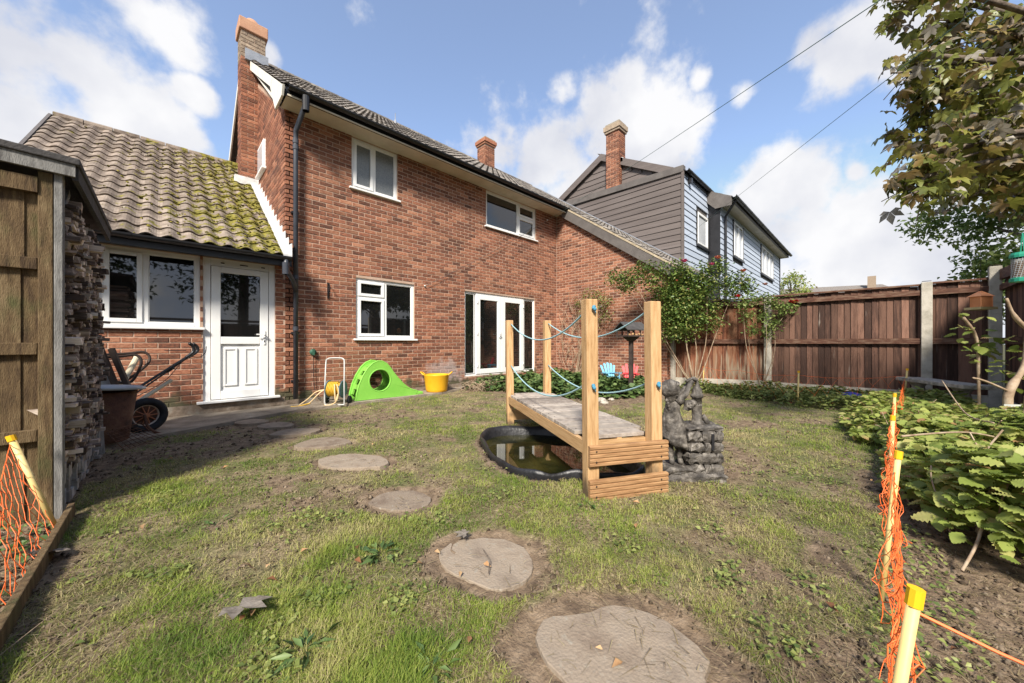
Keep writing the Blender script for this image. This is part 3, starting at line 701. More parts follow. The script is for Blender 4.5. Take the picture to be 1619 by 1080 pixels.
# ================================================================ GROUND
PATH = [(-1.5, 5.2), (0., 5.60), (1.2, 6.12), (1.46, 6.20), (3.0, 6.23), (4.1, 6.25), (4.7, 6.45), (5.1, 6.8)]   # front edge of the concrete path
def path_y(x): return np.interp(x, [p[0] for p in PATH], [p[1] for p in PATH])
STONES = [  # outlines of the stepping stones, metres
 [(.62, 5.78), (.75, 5.58), (.97, 5.54), (1.02, 5.70), (.90, 5.92), (.70, 5.95)],
 [(.78, 5.36), (.86, 5.20), (1.10, 5.05), (1.22, 5.20), (1.12, 5.45), (.92, 5.50)],
 [(.80, 4.80), (.93, 4.62), (1.22, 4.52), (1.38, 4.66), (1.22, 4.88), (1.0, 4.95)],
 [(.90, 4.12), (.97, 3.93), (1.20, 3.78), (1.42, 3.80), (1.40, 4.10), (1.15, 4.30)],
 [(.96, 3.50), (.92, 3.27), (1.06, 3.02), (1.30, 2.86), (1.45, 2.93), (1.44, 3.15), (1.28, 3.42), (1.10, 3.53)],
 [(.93, 2.34), (.96, 2.16), (1.08, 2.02), (1.24, 2.00), (1.33, 2.14), (1.28, 2.30), (1.12, 2.42)],
 [(.93, 1.52), (.90, 1.32), (.97, 1.10), (1.10, 1.03), (1.26, 1.08), (1.36, 1.24), (1.30, 1.46), (1.14, 1.57), (1.02, 1.59)],
 [(.84, .88), (.80, .62), (.90, .38), (1.10, .22), (1.34, .30), (1.44, .52), (1.36, .78), (1.16, .87), (1.0, .96)]]
POND = [(2.03, 1.77), (1.98, 2.02), (2.10, 2.42), (2.36, 2.88), (2.62, 3.10), (2.88, 3.06), (3.20, 2.78), (3.30, 2.45), (3.18, 2.05), (2.96, 1.62), (2.76, 1.30), (2.55, 1.26), (2.38, 1.42), (2.22, 1.62)]
def inpoly(x, y, P):
    r = np.zeros(np.shape(x), bool); n = len(P)
    for i in range(n):
        x0, y0 = P[i]; x1, y1 = P[(i+1) % n]
        c = ((y0 > y) != (y1 > y)) & (x < (x1-x0)*(y-y0)/((y1-y0) if y1 != y0 else 1e-9)+x0); r ^= c
    return r
def distpoly(x, y, P):
    d = np.full(np.shape(x), 9.); n = len(P)
    for i in range(n):
        ax, ay = P[i]; bx, by = P[(i+1) % n]; L = (bx-ax)**2+(by-ay)**2
        t = np.clip(((x-ax)*(bx-ax)+(y-ay)*(by-ay))/L, 0, 1); d = np.minimum(d, np.hypot(x-ax-t*(bx-ax), y-ay-t*(by-ay)))
    return d
BEDF = [(5.0, 6.8), (4.75, 6.3), (5.1, 5.2), (5.15, 4.0), (5.2, 3.2), (5.7, 2.9), (6.4, 2.8), (7.3, 2.9), (8.6, 3.4), (8.6, 6.8)]    # bed before the patio door
def near_poly_mask(x, y): 
    m = np.zeros(np.shape(x)); 
    for i, P in enumerate(STONES):
        d = distpoly(x, y, P); r = .08 if i > 4 else .04
        m = np.maximum(m, np.clip(1-(d/r), 0, 1)); m = np.maximum(m, inpoly(x, y, P)*1.)
    return m
def grassiness(x, y):
    """0 bare soil .. 1 full turf"""
    x = np.asarray(x, float); y = np.asarray(y, float)
    g = fbm(x, y, 1.3, 5)*1.3+fbm(x+40, y, 5, 3)*1.0-.74
    g = g-.16*np.clip((y-3.8)/1.5, 0, 1)                       # worn, dry strip by the house
    g = g-.30*np.clip(1-(x+.40)/.35, 0, 1)*(y > 1.8)             # worn beside the log store
    g = g-1.0*near_poly_mask(x, y)*(.55+.9*fbm(x, y, 9, 2))
    g = g-.45*np.clip((x-.9)/.5, 0, 1)*np.clip(1-(x-3.2)/.8, 0, 1)*np.clip(1-(y+.1)/.55, 0, 1)
    g = g+.12*np.clip((x-3.5)/1.5, 0, 1)
    g = g+.10*np.clip((2.2-x)/1.5, 0, 1)*(y < 3.4)
    g = np.where(y < -.08, g-1.2, g); g = np.where(x < -.43, g-1., g)
    g = np.where(inpoly(x, y, BEDF), g-1.0, g); g = np.where(y > path_y(x), g-2, g)
    g = g-.8*np.clip(1-distpoly(x, y, POND)/.10, 0, 1)
    g = g-.5*np.clip(1-distpoly(x, y, BEDF)/.25, 0, 1)
    return np.clip(g*1.25+.04, 0, 1)
def gz(x, y):
    z = (fbm(x, y, .7, 3)-.5)*.05+(fbm(x, y, 9, 3)-.5)*.018
    z = z-.018*near_poly_mask(x, y)
    z = np.where(y > path_y(x)-.1, z*.3-.02, z)
    z = np.where(inpoly(x, y, POND), -.32, z)
    return z
gx0, gx1, gy0, gy1, gs = -3., 11.5, -2.2, 7.1, .035
nx_, ny_ = int((gx1-gx0)/gs), int((gy1-gy0)/gs)
X, Y = np.meshgrid(np.linspace(gx0, gx1, nx_), np.linspace(gy0, gy1, ny_)); G = grassiness(X, Y); Z = gz(X, Y)+.010*(fbm(X, Y, 30, 2)-.5)*(1-G)*2
idx = np.arange(nx_*ny_).reshape(ny_, nx_); F = np.stack([idx[:-1, :-1], idx[:-1, 1:], idx[1:, 1:], idx[1:, :-1]], -1).reshape(-1, 4)
def soil_hook(n, l, col, g, b):
    at = n.new('ShaderNodeAttribute'); at.attribute_name = 'turf'
    tn = n.new('ShaderNodeTexNoise'); tn.inputs['Scale'].default_value = 55; tn.inputs['Detail'].default_value = 6; l.new(g.outputs['Position'], tn.inputs['Vector'])
    rp = n.new('ShaderNodeValToRGB'); e = rp.color_ramp.elements; e[0].position = .35; e[0].color = (.11, .083, .047, 1); e[1].position = .65; e[1].color = (.36, .29, .17, 1); l.new(tn.outputs['Fac'], rp.inputs['Fac'])
    k = nmask(n, l, g, 3, .38, .62)
    green = overlay(n, l, rp.outputs['Color'], (.11, .125, .04), k)
    m = n.new('ShaderNodeMapRange'); m.interpolation_type = 'SMOOTHSTEP'; l.new(at.outputs['Fac'], m.inputs['Value']); m.inputs['From Min'].default_value = .05; m.inputs['From Max'].default_value = .45; m.inputs['To Max'].default_value = .85
    return overlay(n, l, col, green, m.outputs[0])
M['soil'] = mat('garden_soil', [(.08, .054, .036), (.18, .128, .083), (.29, .215, .145)], 14, 1, 1, 90, detail=9, hook=soil_hook)
me = npmesh('ground', np.stack([X.ravel(), Y.ravel(), Z.ravel()], 1), F, M['soil'], smooth=True, attr={'turf': G.ravel()})
go = bpy.data.objects.new('ground', me); COL.objects.link(go); tag(go, kind='structure')
M['field'] = mat('far_ground', [(.05, .05, .02), (.09, .085, .04)], .5, 1)
tag(MB().quad((-400, -400, -.09), (400, -400, -.09), (400, 400, -.09), (-400, 400, -.09)).build('terrain', M['field'], fix=False), kind='structure')
# concrete path at the foot of the house
m = MB()
for i in range(len(PATH)-1):
    (x0, y0), (x1, y1) = PATH[i], PATH[i+1]
    if y1 > 6.79: y1 = 6.78
    m.prism([(x0, y0), (x1, y1), (x1, 6.80), (x0, 6.80)], lambda a, b: (a, b, -.06), lambda a, b: (a, b, .022))
M['path'] = mat('stained_concrete_path', [(.16, .13, .10), (.27, .225, .175), (.36, .31, .25)], 4, .95, .8, 50, detail=8)
tag(m.build('path', M['path']), kind='structure')
# stepping stones
M['slab'] = mat('paving_stone', [(.18, .135, .10), (.28, .225, .17), (.37, .31, .245)], 5, .95, .5, 90, rnd=.15, hook=lambda n, l, col, g, b: overlay(n, l, overlay(n, l, col, (.13, .095, .068), nmask(n, l, g, 5, .45, .80, detail=9)), (.30, .27, .22), nmask(n, l, g, 30, .58, .75, off=(5, 5, 5))))
ST_L = ['small worn stepping stone farthest up the lawn, nearest the white door', 'pale stepping stone second from the path by the house', 'oval stepping stone third from the path by the house',
        'flat stepping stone fourth from the path, in dry grass', 'large grey angular stepping stone left of the pond', 'small round stepping stone sunk in the lawn front of the pond',
        'broad flat stepping stone ringed by bare soil with a dead leaf on its edge', 'largest stepping stone, partly out of frame at the bottom edge']
for i, P in enumerate(STONES):
    c = np.mean(P, 0); pts = []
    n = len(P)
    for k in range(n):
        for t in (0, .33, .66):
            a, b, p0, p3 = np.array(P[k]), np.array(P[(k+1) % n]), np.array(P[k-1]), np.array(P[(k+2) % n])
            q = .5*((2*a)+(-p0+b)*t+(2*p0-5*a+4*b-p3)*t*t+(-p0+3*a-3*b+p3)*t**3)
            q = c+(q-c)*(random.uniform(.95, 1.0)-.06*(sin(k*2.3+i) > .55))*(.90 if i < 6 else .86 if i == 6 else .76); pts.append(tuple(q))
    z = .000 if i < 5 else -.012
    m = MB(); n = len(pts)
    for sc_, zz in ((1.02, z-.05), (1.0, z+.010), (.985, z+.013), (.6, z+.014), (.25, z+.013)):
        m.v += [(c[0]+(x-c[0])*sc_, c[1]+(y-c[1])*sc_, zz+(random.uniform(-.001, .001) if sc_ < 1.01 else 0)) for x, y in pts]
    for r in range(4):
        for k in range(n): m.f.append((r*n+k, r*n+(k+1) % n, (r+1)*n+(k+1) % n, (r+1)*n+k))
    m.f.append(tuple(4*n+k for k in range(n)))
    tag(m.build('stepping_stone', M['slab'], smooth=False, fix=False), ST_L[i], 'stepping stone', 'stepping stones across the lawn')
# ---------------------------------------------------------------- grass
def grass_mat(name, attr='tint', ramp=((0, (.085, .145, .022)), (.3, (.165, .245, .035)), (.62, (.31, .35, .07)), (1, (.50, .42, .22)))):
    m = bpy.data.materials.new(name); m.use_nodes = True; n = m.node_tree.nodes; l = m.node_tree.links; b = n['Principled BSDF']
    at = n.new('ShaderNodeAttribute'); at.attribute_name = attr; rp = n.new('ShaderNodeValToRGB'); l.new(at.outputs['Fac'], rp.inputs['Fac'])
    e = rp.color_ramp.elements
    while len(e) < len(ramp): e.new(.5)
    for i, (p, c) in enumerate(ramp): e[i].position = p; e[i].color = (*c, 1)
    l.new(rp.outputs[0], b.inputs['Base Color']); b.inputs['Roughness'].default_value = .55; b.inputs['Specular IOR Level'].default_value = .25
    tr = n.new('ShaderNodeBsdfTranslucent'); l.new(rp.outputs[0], tr.inputs['Color']); mx = n.new('ShaderNodeMixShader'); mx.inputs[0].default_value = .3
    l.new(b.outputs[0], mx.inputs[1]); l.new(tr.outputs[0], mx.inputs[2]); l.new(mx.outputs[0], n['Material Output'].inputs['Surface']); return m
M['grass'] = grass_mat('grass_blades')
def blades(P, hgt, wid, tint, lean, name, m, seg=2):
    n = len(P); a = rng.random(n)*2*pi; d = np.stack([np.cos(a), np.sin(a)], 1); s = np.stack([-d[:, 1], d[:, 0]], 1)
    rows = []
    for k in range(seg+1):
        t = k/seg; w = wid*(1-t**1.6)*.5+.0002; off = lean*hgt*t**1.7
        c = P[:, :2]+d*off[:, None]; z = P[:, 2]+hgt*t*np.clip(1-.35*lean*t, .15, 1)
        rows.append(np.concatenate([c-s*w[:, None], z[:, None]], 1)); rows.append(np.concatenate([c+s*w[:, None], z[:, None]], 1))
    V = np.stack(rows, 1).reshape(-1, 3); b = np.arange(n)*(2*(seg+1)); F = []
    for k in range(seg): F.append(np.stack([b+2*k, b+2*k+1, b+2*k+3, b+2*k+2], 1))
    me = npmesh(name, V, np.concatenate(F), m, attr={'tint': np.repeat(tint, 2*(seg+1))})
    o = bpy.data.objects.new(name, me); COL.objects.link(o); return o
def scatter(n, near):
    """points over the lawn, denser towards the viewer"""
    z = near[0]*(near[1]/near[0])**(rng.random(n)); t = rng.uniform(-1.62, 1.62, n)
    x = z*(.7005+.7137*t); y = z*(.7137-.7005*t); return x, y, z
x, y, z = scatter(700000, (.95, 11))
ok = (x > -.42) & (x < 9.6) & (y > -.12) & (y < path_y(x)) & ~inpoly(x, y, POND)
x, y, z = x[ok], y[ok], z[ok]; g = grassiness(x, y)
cl = fbm(x+11, y+5, 7, 3)                     # tufts
keep = rng.random(len(x)) < np.clip(g*1.35*(cl*1.7-.2), 0, 1)**1.15
x, y, z, g, cl = x[keep], y[keep], z[keep], g[keep], cl[keep]
big = np.clip((fbm(x+70, y, 2.2, 3)-.50)*5, 0, 1)
hgt = (.010+.024*rng.random(len(x)))*(.55+.75*g)*(1+.6*big)*np.where(z > 3.5, 1.0, 1.0)
wid = np.where(z < 2, .0022, np.where(z < 4, .0032, .005))*(.7+.6*rng.random(len(x)))
dry = fbm(x-20, y+9, 1.7, 3)
tint = np.clip(.47+(dry-.5)*1.3+rng.normal(0, .15, len(x))+(fbm(x+3, y-8, 6, 2)-.5)*.7+.14*np.clip((y-3)/2, 0, 1)+.10*np.clip((x-2.5)/2, 0, 1)-.10*big+.1*(1-g), 0, 1)
P = np.stack([x, y, gz(x, y)-.002], 1)
tag(blades(P, hgt, wid, tint, .3+1.0*rng.random(len(x)), 'grass', M['grass']), 'short patchy green lawn grass between bare soil', 'grass', kind='stuff')
print('blades', len(x))
# dry thatch and clippings lying on the ground
x, y, z = scatter(150000, (.95, 10)); ok = (x > -1.2) & (x < 9.4) & (y > -1.3) & (y < path_y(x)+.04) & ~inpoly(x, y, POND)
x, y, z = x[ok], y[ok], z[ok]; g = grassiness(x, y); stn = near_poly_mask(x, y)
kp = rng.random(len(x)) < np.clip(.25+g*1.2, 0, 1)*(fbm(x, y+33, 3, 3)*1.5-.15)*np.where(stn > .9, .22, 1); x, y, z, stn = x[kp], y[kp], z[kp], stn[kp]
M['thatch'] = grass_mat('dry_thatch', ramp=((0, (.11, .08, .045)), (.5, (.26, .20, .11)), (1, (.42, .35, .21))))
n = len(x); P = np.stack([x, y, gz(x, y)+.004+.008*rng.random(n)+np.where(stn > .9, .028, 0)], 1)
tag(blades(P, .010+.010*rng.random(n), np.where(z < 2.2, .0022, .0042)*(.6+rng.random(n)), rng.random(n), 1.5+4*rng.random(n), 'dry_clippings', M['thatch']), 'dry straw coloured grass clippings strewn over the lawn', 'clippings', kind='stuff')
# crumbs of soil, pebbles
x, y, z = scatter(26000, (.95, 7)); ok = (x > -1.2) & (x < 9) & (y > -1.6) & (y < path_y(x)+.1) & ~inpoly(x, y, POND); x, y = x[ok], y[ok]; z = z[ok]; g = grassiness(x, y)
kp = rng.random(len(x)) < (1-g)**1.5*.8*np.where(near_poly_mask(x, y) > .95, .0, 1); x, y, z = x[kp], y[kp], z[kp]; n = len(x)
oc = np.array([(1, 0, 0), (-1, 0, 0), (0, 1, 0), (0, -1, 0), (0, 0, 1), (0, 0, -.6)], float); of = np.array([(0, 2, 4), (2, 1, 4), (1, 3, 4), (3, 0, 4), (2, 0, 5), (1, 2, 5), (3, 1, 5), (0, 3, 5)])
sz = (.002+.007*rng.random(n)**3)*(1+z*.25)
V = (oc[None]*sz[:, None, None]*(1+.5*rng.random((n, 6, 3)))+np.stack([x, y, gz(x, y)+.003], 1)[:, None]).reshape(-1, 3); F = (of[None]+(np.arange(n)*6)[:, None, None]).reshape(-1, 3)
M['crumb'] = mat('soil_crumbs', [(.05, .035, .022), (.12, .088, .06), (.20, .155, .11)], 30, 1, rnd=.6)
o = bpy.data.objects.new('soil_crumbs', npmesh('soil_crumbs', V, F, M['crumb'])); COL.objects.link(o); tag(o, 'loose soil crumbs and small pebbles', 'soil', kind='stuff')

# ================================================================ FENCES
M['fence'] = mat('stained_fence_board', [(.065, .035, .026), (.12, .063, .044), (.19, .103, .072)], 5, .85, .6, 30, rnd=.75, stretch=(6, 6, .7),
    hook=lambda n, l, col, g, b: overlay(n, l, col, (.30, .25, .21), nmask(n, l, g, 3.2, .66, .80, stretch=(7, 7, .5), off=(3, 1, 0))))
M['fence_red'] = mat('faded_fence_board', [(.09, .035, .02), (.20, .07, .035), (.27, .14, .08)], 5, .85, .6, 30, rnd=.4, stretch=(6, 6, .7),
    hook=lambda n, l, col, g, b: overlay(n, l, col, (.26, .20, .14), nmask(n, l, g, 3.2, .50, .70, add=axis_range(n, l, g, 'Z', .4, 1.2, .1, -.12), stretch=(7, 7, .5))))
M['rail'] = mat('fence_rail', [(.05, .025, .018), (.11, .05, .032), (.20, .13, .09)], 6, .85, .5, 30, stretch=(1, 1, 5), rnd=.2)
def fence_run(t, A, B, zt, zb, bw, mt, side=1, face=1, rails=((1.93, .09), (1.08, .10)), gravel=True, cap=True):
    """boards between post centres A and B; rails on the seen side"""
    A, B = Vector((*A, 0)), Vector((*B, 0)); d = (B-A); L = d.length; d.normalize(); n = Vector((d.y, -d.x, 0))*face
    a = atan2(d.y, d.x); k = int(L/bw); bw_ = L/k
    me = MB().prism([(-bw_/2-.006, .002), (bw_/2+.004, .014), (bw_/2+.004, .030), (-bw_/2-.006, .012)], lambda p, q: (p, q, 0), lambda p, q: (p, q, 1)).mesh('board', M[mt])
    for i in range(k):
        c = A+d*(bw_*(i+.5))
        piece(me, 'board', t, (c.x, c.y, zb), (random.uniform(-.004, .004), random.uniform(-.004, .004), a), (1, face*random.uniform(.9, 1.4), zt-zb-random.uniform(0, .02)))
    for z, h in rails:
        p = A+n*.012; q = B+n*.012
        MB().bar((p.x+n.x*.02, p.y+n.y*.02, z), (q.x+n.x*.02, q.y+n.y*.02, z), .05, h).build('rail', M['rail'], t)
    if cap: MB().bar((A.x, A.y, zt+.012), (B.x, B.y, zt+.012), .09, .03).build('capping_rail', M['rail'], t)
    if gravel: MB().bar((A.x, A.y, zb-.13), (B.x, B.y, zb-.13), .05, .28).build('gravel_board', M['concrete'], t)
def cpost(t, x, y, h, w=.10, d=.12):
    return MB().box(x-w/2, x+w/2, y-d/2, y+d/2, -.2, h-.02).quad((x-w/2+.01, y-d/2+.01, h), (x+w/2-.01, y-d/2+.01, h), (x+w/2-.01, y+d/2-.01, h), (x-w/2+.01, y+d/2-.01, h)).build('post', M['concrete'], t, bevel=.008)
f1 = thing('board_fence', (9.55, 1.5, 0), 'dark stained closeboard fence with concrete posts across the end of the lawn', 'fence')
MB_ = [(8.86, 3.42), (9.52, 1.62), (9.56, -.66), (9.58, -1.38)]
fence_run(f1, MB_[0], MB_[1], 2.02, .20, .095, 'fence_red', face=-1 if False else 1)
fence_run(f1, MB_[1], MB_[2], 2.06, .18, .092, 'fence')
fence_run(f1, MB_[2], MB_[3], 2.08, .18, .115, 'fence')
for (x, y), h in zip(MB_, (1.98, 2.08, 2.13, 2.30)): cpost(f1, x-.03, y, h, .11, .13)
f4 = thing('board_fence', (5, -4.6, 0), 'closeboard fence behind the camera, seen mirrored low in the window glass', 'fence')
for i in range(8):
    fence_run(f4, (-4+2.4*i, -4.6), (-1.6+2.4*i, -4.6), 1.8, .12, .15, 'fence', face=-1); cpost(f4, -4+2.4*i, -4.6, 1.9)
f2 = thing('board_fence', (5, -1.5, 0), 'dark ribbed side fence running off at the right edge of the frame', 'fence')
xs = [9.52, 7.9, 6.3]
for i in range(2):
    fence_run(f2, (xs[i], -1.47), (xs[i+1], -1.47), 2.12, .15, .1, 'fence', face=1)
    cpost(f2, xs[i+1], -1.45, 2.15)
MB().bar((9.5, -1.44, 2.14), (8.7, -1.42, 2.10), .05, .16).build('rail', M['rail'], f2)
cpost(f2, 9.62, -1.62, 2.42, .10, .10)
# ================================================================ LOG STORE
M['oldwood'] = mat('green_stained_board', [(.06, .037, .02), (.13, .085, .042), (.21, .15, .08)], 5, .9, .6, 40, stretch=(8, 8, 1.2), rnd=.2,
    hook=lambda n, l, col, g, b: overlay(n, l, col, (.075, .075, .028), nmask(n, l, g, 3, .52, .80, stretch=(3, 3, 1.5))))
M['greywood'] = mat('weathered_grey_timber', [(.11, .105, .10), (.20, .195, .185), (.28, .27, .255)], 7, .9, .5, 50, stretch=(6, 6, 1))
M['felt'] = mat('bitumen_felt', [(.045, .042, .042), (.085, .08, .078)], 10, .9, .5, 80)
store = thing('log_store', (-.9, 4.4, 0), 'green stained wooden log store with dark sloping roof at the left edge of the frame', 'log store')
for x0, x1, z0, z1 in ((-.665+.0, -.555, .0, .52), (-.60, -.49, .56, 1.02), (-.66, -.575, 1.05, 1.50), (-.66, -.545, 1.53, 2.03)):
    pass
xb = [-1.75, -1.62, -1.49, -1.36, -1.23, -1.10, -.97, -.84, -.715, -.592, -.50]
for i in range(len(xb)-1):
    for z0, z1 in ((-.02, .49), (.52, 1.00), (1.03, 1.50), (1.53, 2.02)):
        MB().prism([(xb[i]-.008, 3.470), (xb[i+1]+random.uniform(-.004, .010), 3.462+.006*(i % 2)), (xb[i+1], 3.486), (xb[i], 3.486)], lambda a, b: (a, b, z0), lambda a, b: (a, b, z1)).build('board', M['oldwood'], store)
for z in (.505, 1.015, 1.515): MB().box(-1.75, -.533, 3.435, 3.47, z-.035, z+.035).build('rail', M['oldwood'], store, bevel=.004)
MB().box(-.53, -.475, 3.43, 3.49, -.02, 2.06).build('post', M['oldwood'], store, bevel=.004)
MB().box(-1.75, -.53, 3.42, 3.46, 1.93, 2.02).build('rail', M['oldwood'], store)
MB().box(-.47, -.437, 3.42, 3.49, -.02, 2.12).build('post', M['greywood'], store, bevel=.003)
MB().bar((-.44, 5.12, -.02), (-.50, 5.00, 1.55), .05, .07).build('post', M['greywood'], store)
MB().box(-1.75, -1.70, 3.5, 5.3, -.02, 2.0).build('back_board', M['oldwood'], store)
MB().bar((-.46, 3.46, 1.80), (-.46, 3.72, 2.04), .03, .04).build('brace', M['greywood'], store)
MB().prism([(-1.9, 2.19), (-.365, 2.125), (-.365, 2.165), (-1.9, 2.235)], lambda a, b: (a, 3.37, b), lambda a, b: (a, 5.22, b)).build('roof', M['felt'], store, bevel=.006)
MB().prism([(-1.9, 2.10), (-.385, 2.055), (-.385, 2.125), (-1.9, 2.19)], lambda a, b: (a, 3.385, b), lambda a, b: (a, 3.41, b)).build('fascia', M['greywood'], store)
MB().prism([(3.41, 2.04), (5.2, 2.04), (5.2, 2.125), (3.41, 2.125)], lambda a, b: (-.40, a, b), lambda a, b: (-.375, a, b)).build('fascia', M['felt'], store)
# firewood: offcuts laid with their sawn ends outward
M['logs'] = mat('weathered_offcut', [(.09, .065, .055), (.22, .165, .135), (.38, .30, .25), (.58, .49, .41)], 34, .9, .5, 90, rnd=.8, stretch=(.12, 1, 1))
lv = []
for k in range(5):
    m = MB(); j = lambda a: a+random.uniform(-.06, .06)
    m.rbox((0, 0, 0), (1, 1, 1), (0, 0, 0)); m.v = [(v[0]+random.uniform(-.03, .03)*(v[0] > 0), j(v[1]), j(v[2])) for v in m.v]; lv.append(m.mesh('firewood_piece', M['logs']))
cands = []
y = 3.51
while y < 5.10:
    z = .22+.06*random.random(); top = 2.0-.12*random.random()-max(0, (y-4.9))*.5
    w = random.uniform(.05, .095)
    while z < top:
        h = random.choice((.018, .022, .028, .036, .048)); cands.append((y+w/2+random.uniform(-.008, .008), z+h/2, w*random.uniform(.8, 1.0), h*.93)); z += h
    y += w*.9
LOGLEN = .42
sc = []
for i, (yy, zz, w, h) in enumerate(cands): _, _, d = img(-.45, yy, zz); sc.append((w*h/d**2*(1.2-abs(zz-1.05)*.1), i))
pick = {i for s, i in sorted(sc, reverse=True)[:300]}
t = MB()
for i, (yy, zz, w, h) in enumerate(cands):
    L = LOGLEN; dx = random.gauss(0, .022)+.02; rot = (random.gauss(0, .10), random.gauss(0, .04), random.gauss(0, .10))
    if random.random() < .06: dx += .05
    c = (-.455-L/2+dx, yy, zz)
    if i in pick:
        o = piece(random.choice(lv), 'firewood_piece', None, c, rot, (L, w, h)); tag(o, 'grey sawn offcut of wood stacked end-out among many in the log store', 'firewood', 'firewood stacked in the log store')
    else: t.rbox(c, (L, w, h), rot)
if t.v: tag(t.build('firewood_stack', M['logs'], fix=False), 'small remaining offcuts packed in the log store stack', 'firewood', 'firewood stacked in the log store', kind='stuff')
M['whitewash'] = mat('whitewashed_offcut', [(.20, .18, .16), (.42, .40, .38)], 9, .9, .5, 50, rnd=.4)
t = MB(); y = 3.5
while y < 5.1:
    w = random.uniform(.04, .10); z = .0
    while z < .24: h = random.uniform(.02, .09); t.rbox((-.60+random.gauss(0, .015), y+w/2, z+h/2), (.3, w*.95, h*.95), (random.gauss(0, .08), 0, random.gauss(0, .05))); z += h
    y += w
tag(t.build('firewood_base', M['whitewash'], fix=False), 'whitish blocks and offcuts at the foot of the log store stack', 'firewood', kind='stuff')
# timber edging of the left bed
tag(MB().bar((-.40, 3.40, .015), (-.41, .6, .03), .028, .13).build('edging_board', M['oldwood'], bevel=.004), 'long dark timber edging board along the left bed under the orange netting', 'edging board')

# ================================================================ CLUTTER BY THE WALL
M['rust'] = mat('rusty_steel', [(.045, .022, .015), (.11, .05, .03), (.17, .09, .05)], 8, .8, .5, 60)
M['galv'] = mat('galvanised_lid', [(.34, .37, .39), (.46, .49, .51)], 7, .5, .25, 30, spec=.4)
M['tube'] = mat('dark_brown_tube', [(.035, .025, .022), (.07, .05, .04)], 8, .5)
M['pvc'] = mat('cream_plastic_pipe', [(.52, .46, .33), (.66, .60, .46)], 6, .5)
M['rubber'] = mat('tyre_rubber', [(.012, .013, .016), (.025, .027, .03)], 20, .75, .3, 80)
M['wheelrim'] = mat('faded_orange_wheel', [(.36, .12, .05), (.50, .22, .12)], 8, .55)
M['wheelface'] = mat('dusty_pale_rim', [(.45, .36, .28), (.58, .50, .42)], 10, .7)
bn = thing('rusty_bin', (-.42, 5.62, 0), 'rusty steel bin topped with a grey galvanised lid beside the log store', 'bin')
bm_ = MB(); R0 = 26
bm_.lathe([(.17, .02), (.235, .54), (.228, .54), (.165, .04), (0.001, .04)], (-.44, 5.62, 0), 24); bm_.build('bin_body', M['rust'], bn, smooth=True)
m = MB(); m.lathe([(.29, .0), (.30, .012), (.295, .028), (.24, .045), (.1, .055), (.001, .058)], (-.44, 5.62, .555), 30, Euler((R(-4), R(3), 0)).to_matrix()); m.build('lid', M['galv'], bn, smooth=True)
wb = thing('wheelbarrow', (-.15, 5.9, 0), 'upended wheelbarrow with black tyre and orange spoked wheel against the brick wall', 'wheelbarrow')
wc = Vector((-.155, 5.93, .205)); WR = Euler((R(90), 0, R(22))).to_matrix()
def ring(r, tr, n=32, k=10, c=wc, rot=WR):
    m = MB(); m.tube([tuple(c+rot @ Vector((r*cos(2*pi*i/n), r*sin(2*pi*i/n), 0))) for i in range(n)], tr, k, closed=True); return m
ring(.160, .044).build('tyre', M['rubber'], wb, smooth=True)
ring(.118, .012).build('rim', M['wheelface'], wb, smooth=True)
m = MB()
for k in range(10):
    a = 2*pi*k/10; m.tube([tuple(wc+WR @ Vector((.02*cos(a), .02*sin(a), .02))), tuple(wc+WR @ Vector((.115*cos(a), .115*sin(a), .004)))], .006, 6)
m.lathe([(.001, -.03), (.026, -.03), (.026, .035), (.001, .038)], wc, 12, WR); m.build('spokes', M['wheelrim'], wb)
MB().lathe([(.001, -.004), (.112, -.004), (.112, 0), (.001, 0)], wc, 24, WR).build('wheel_disc', M['rust'], wb)
def smooth(pts, n=6):
    P = [Vector(p) for p in pts]; out = []
    for i in range(len(P)-1):
        p0, p1, p2, p3 = P[max(i-1, 0)], P[i], P[i+1], P[min(i+2, len(P)-1)]
        for k in range(n):
            t = k/n; out.append(.5*((2*p1)+(-p0+p2)*t+(2*p0-5*p1+4*p2-p3)*t*t+(-p0+3*p1-3*p2+p3)*t**3))
    return out+[P[-1]]
MB().tube(smooth([(-.50, 6.1, .62), (-.36, 6.18, .58), (-.27, 6.2, .60), (-.20, 6.22, .80), (-.24, 6.24, .90), (-.36, 6.2, .89), (-.56, 6.1, .88)]), .015, 8).build('handle', M['tube'], wb, smooth=True)
MB().tube(smooth([(-.47, 6.22, .60), (-.33, 6.28, .60), (-.14, 6.32, .80), (-.17, 6.34, .93), (-.33, 6.3, .92), (-.56, 6.2, .91)]), .015, 8).build('handle', M['tube'], wb, smooth=True)
for dx in (0, .09): MB().bar((-.52+dx, 6.05, 1.02-.4*dx), (-.38+dx, 5.98, .52), .035, .05).build('frame_leg', M['tube'], wb)
MB().tube(smooth([(-.16, 5.85, .22), (-.13, 5.74, .10), (-.04, 5.70, .015), (.06, 5.72, .01)]), .014, 8).build('stand', M['rust'], wb, smooth=True)
MB().prism([(-.60, .50), (-.42, .48), (-.50, .98), (-.66, .98)], lambda a, b: (a, 6.05, b), lambda a, b: (a, 6.09, b)).build('tray', M['galv'], wb)
mw = thing('mower_handle', (-.2, 6.0, .5), 'slanting black mower handle with curved grips leaning at the brick wall below the window', 'mower handle')
MB().tube([(-.30, 5.95, .46), (.20, 6.20, .86)], .015, 8).build('pole', M['black'], mw)
MB().tube([(-.24, 5.99, .46), (.22, 6.24, .86)], .010, 8).build('pole', M['black'], mw)
MB().tube(smooth([(.20, 6.2, .86), (.27, 6.22, .93), (.27, 6.22, 1.0), (.23, 6.2, 1.045)]), .020, 8).build('grip', M['black'], mw, smooth=True)
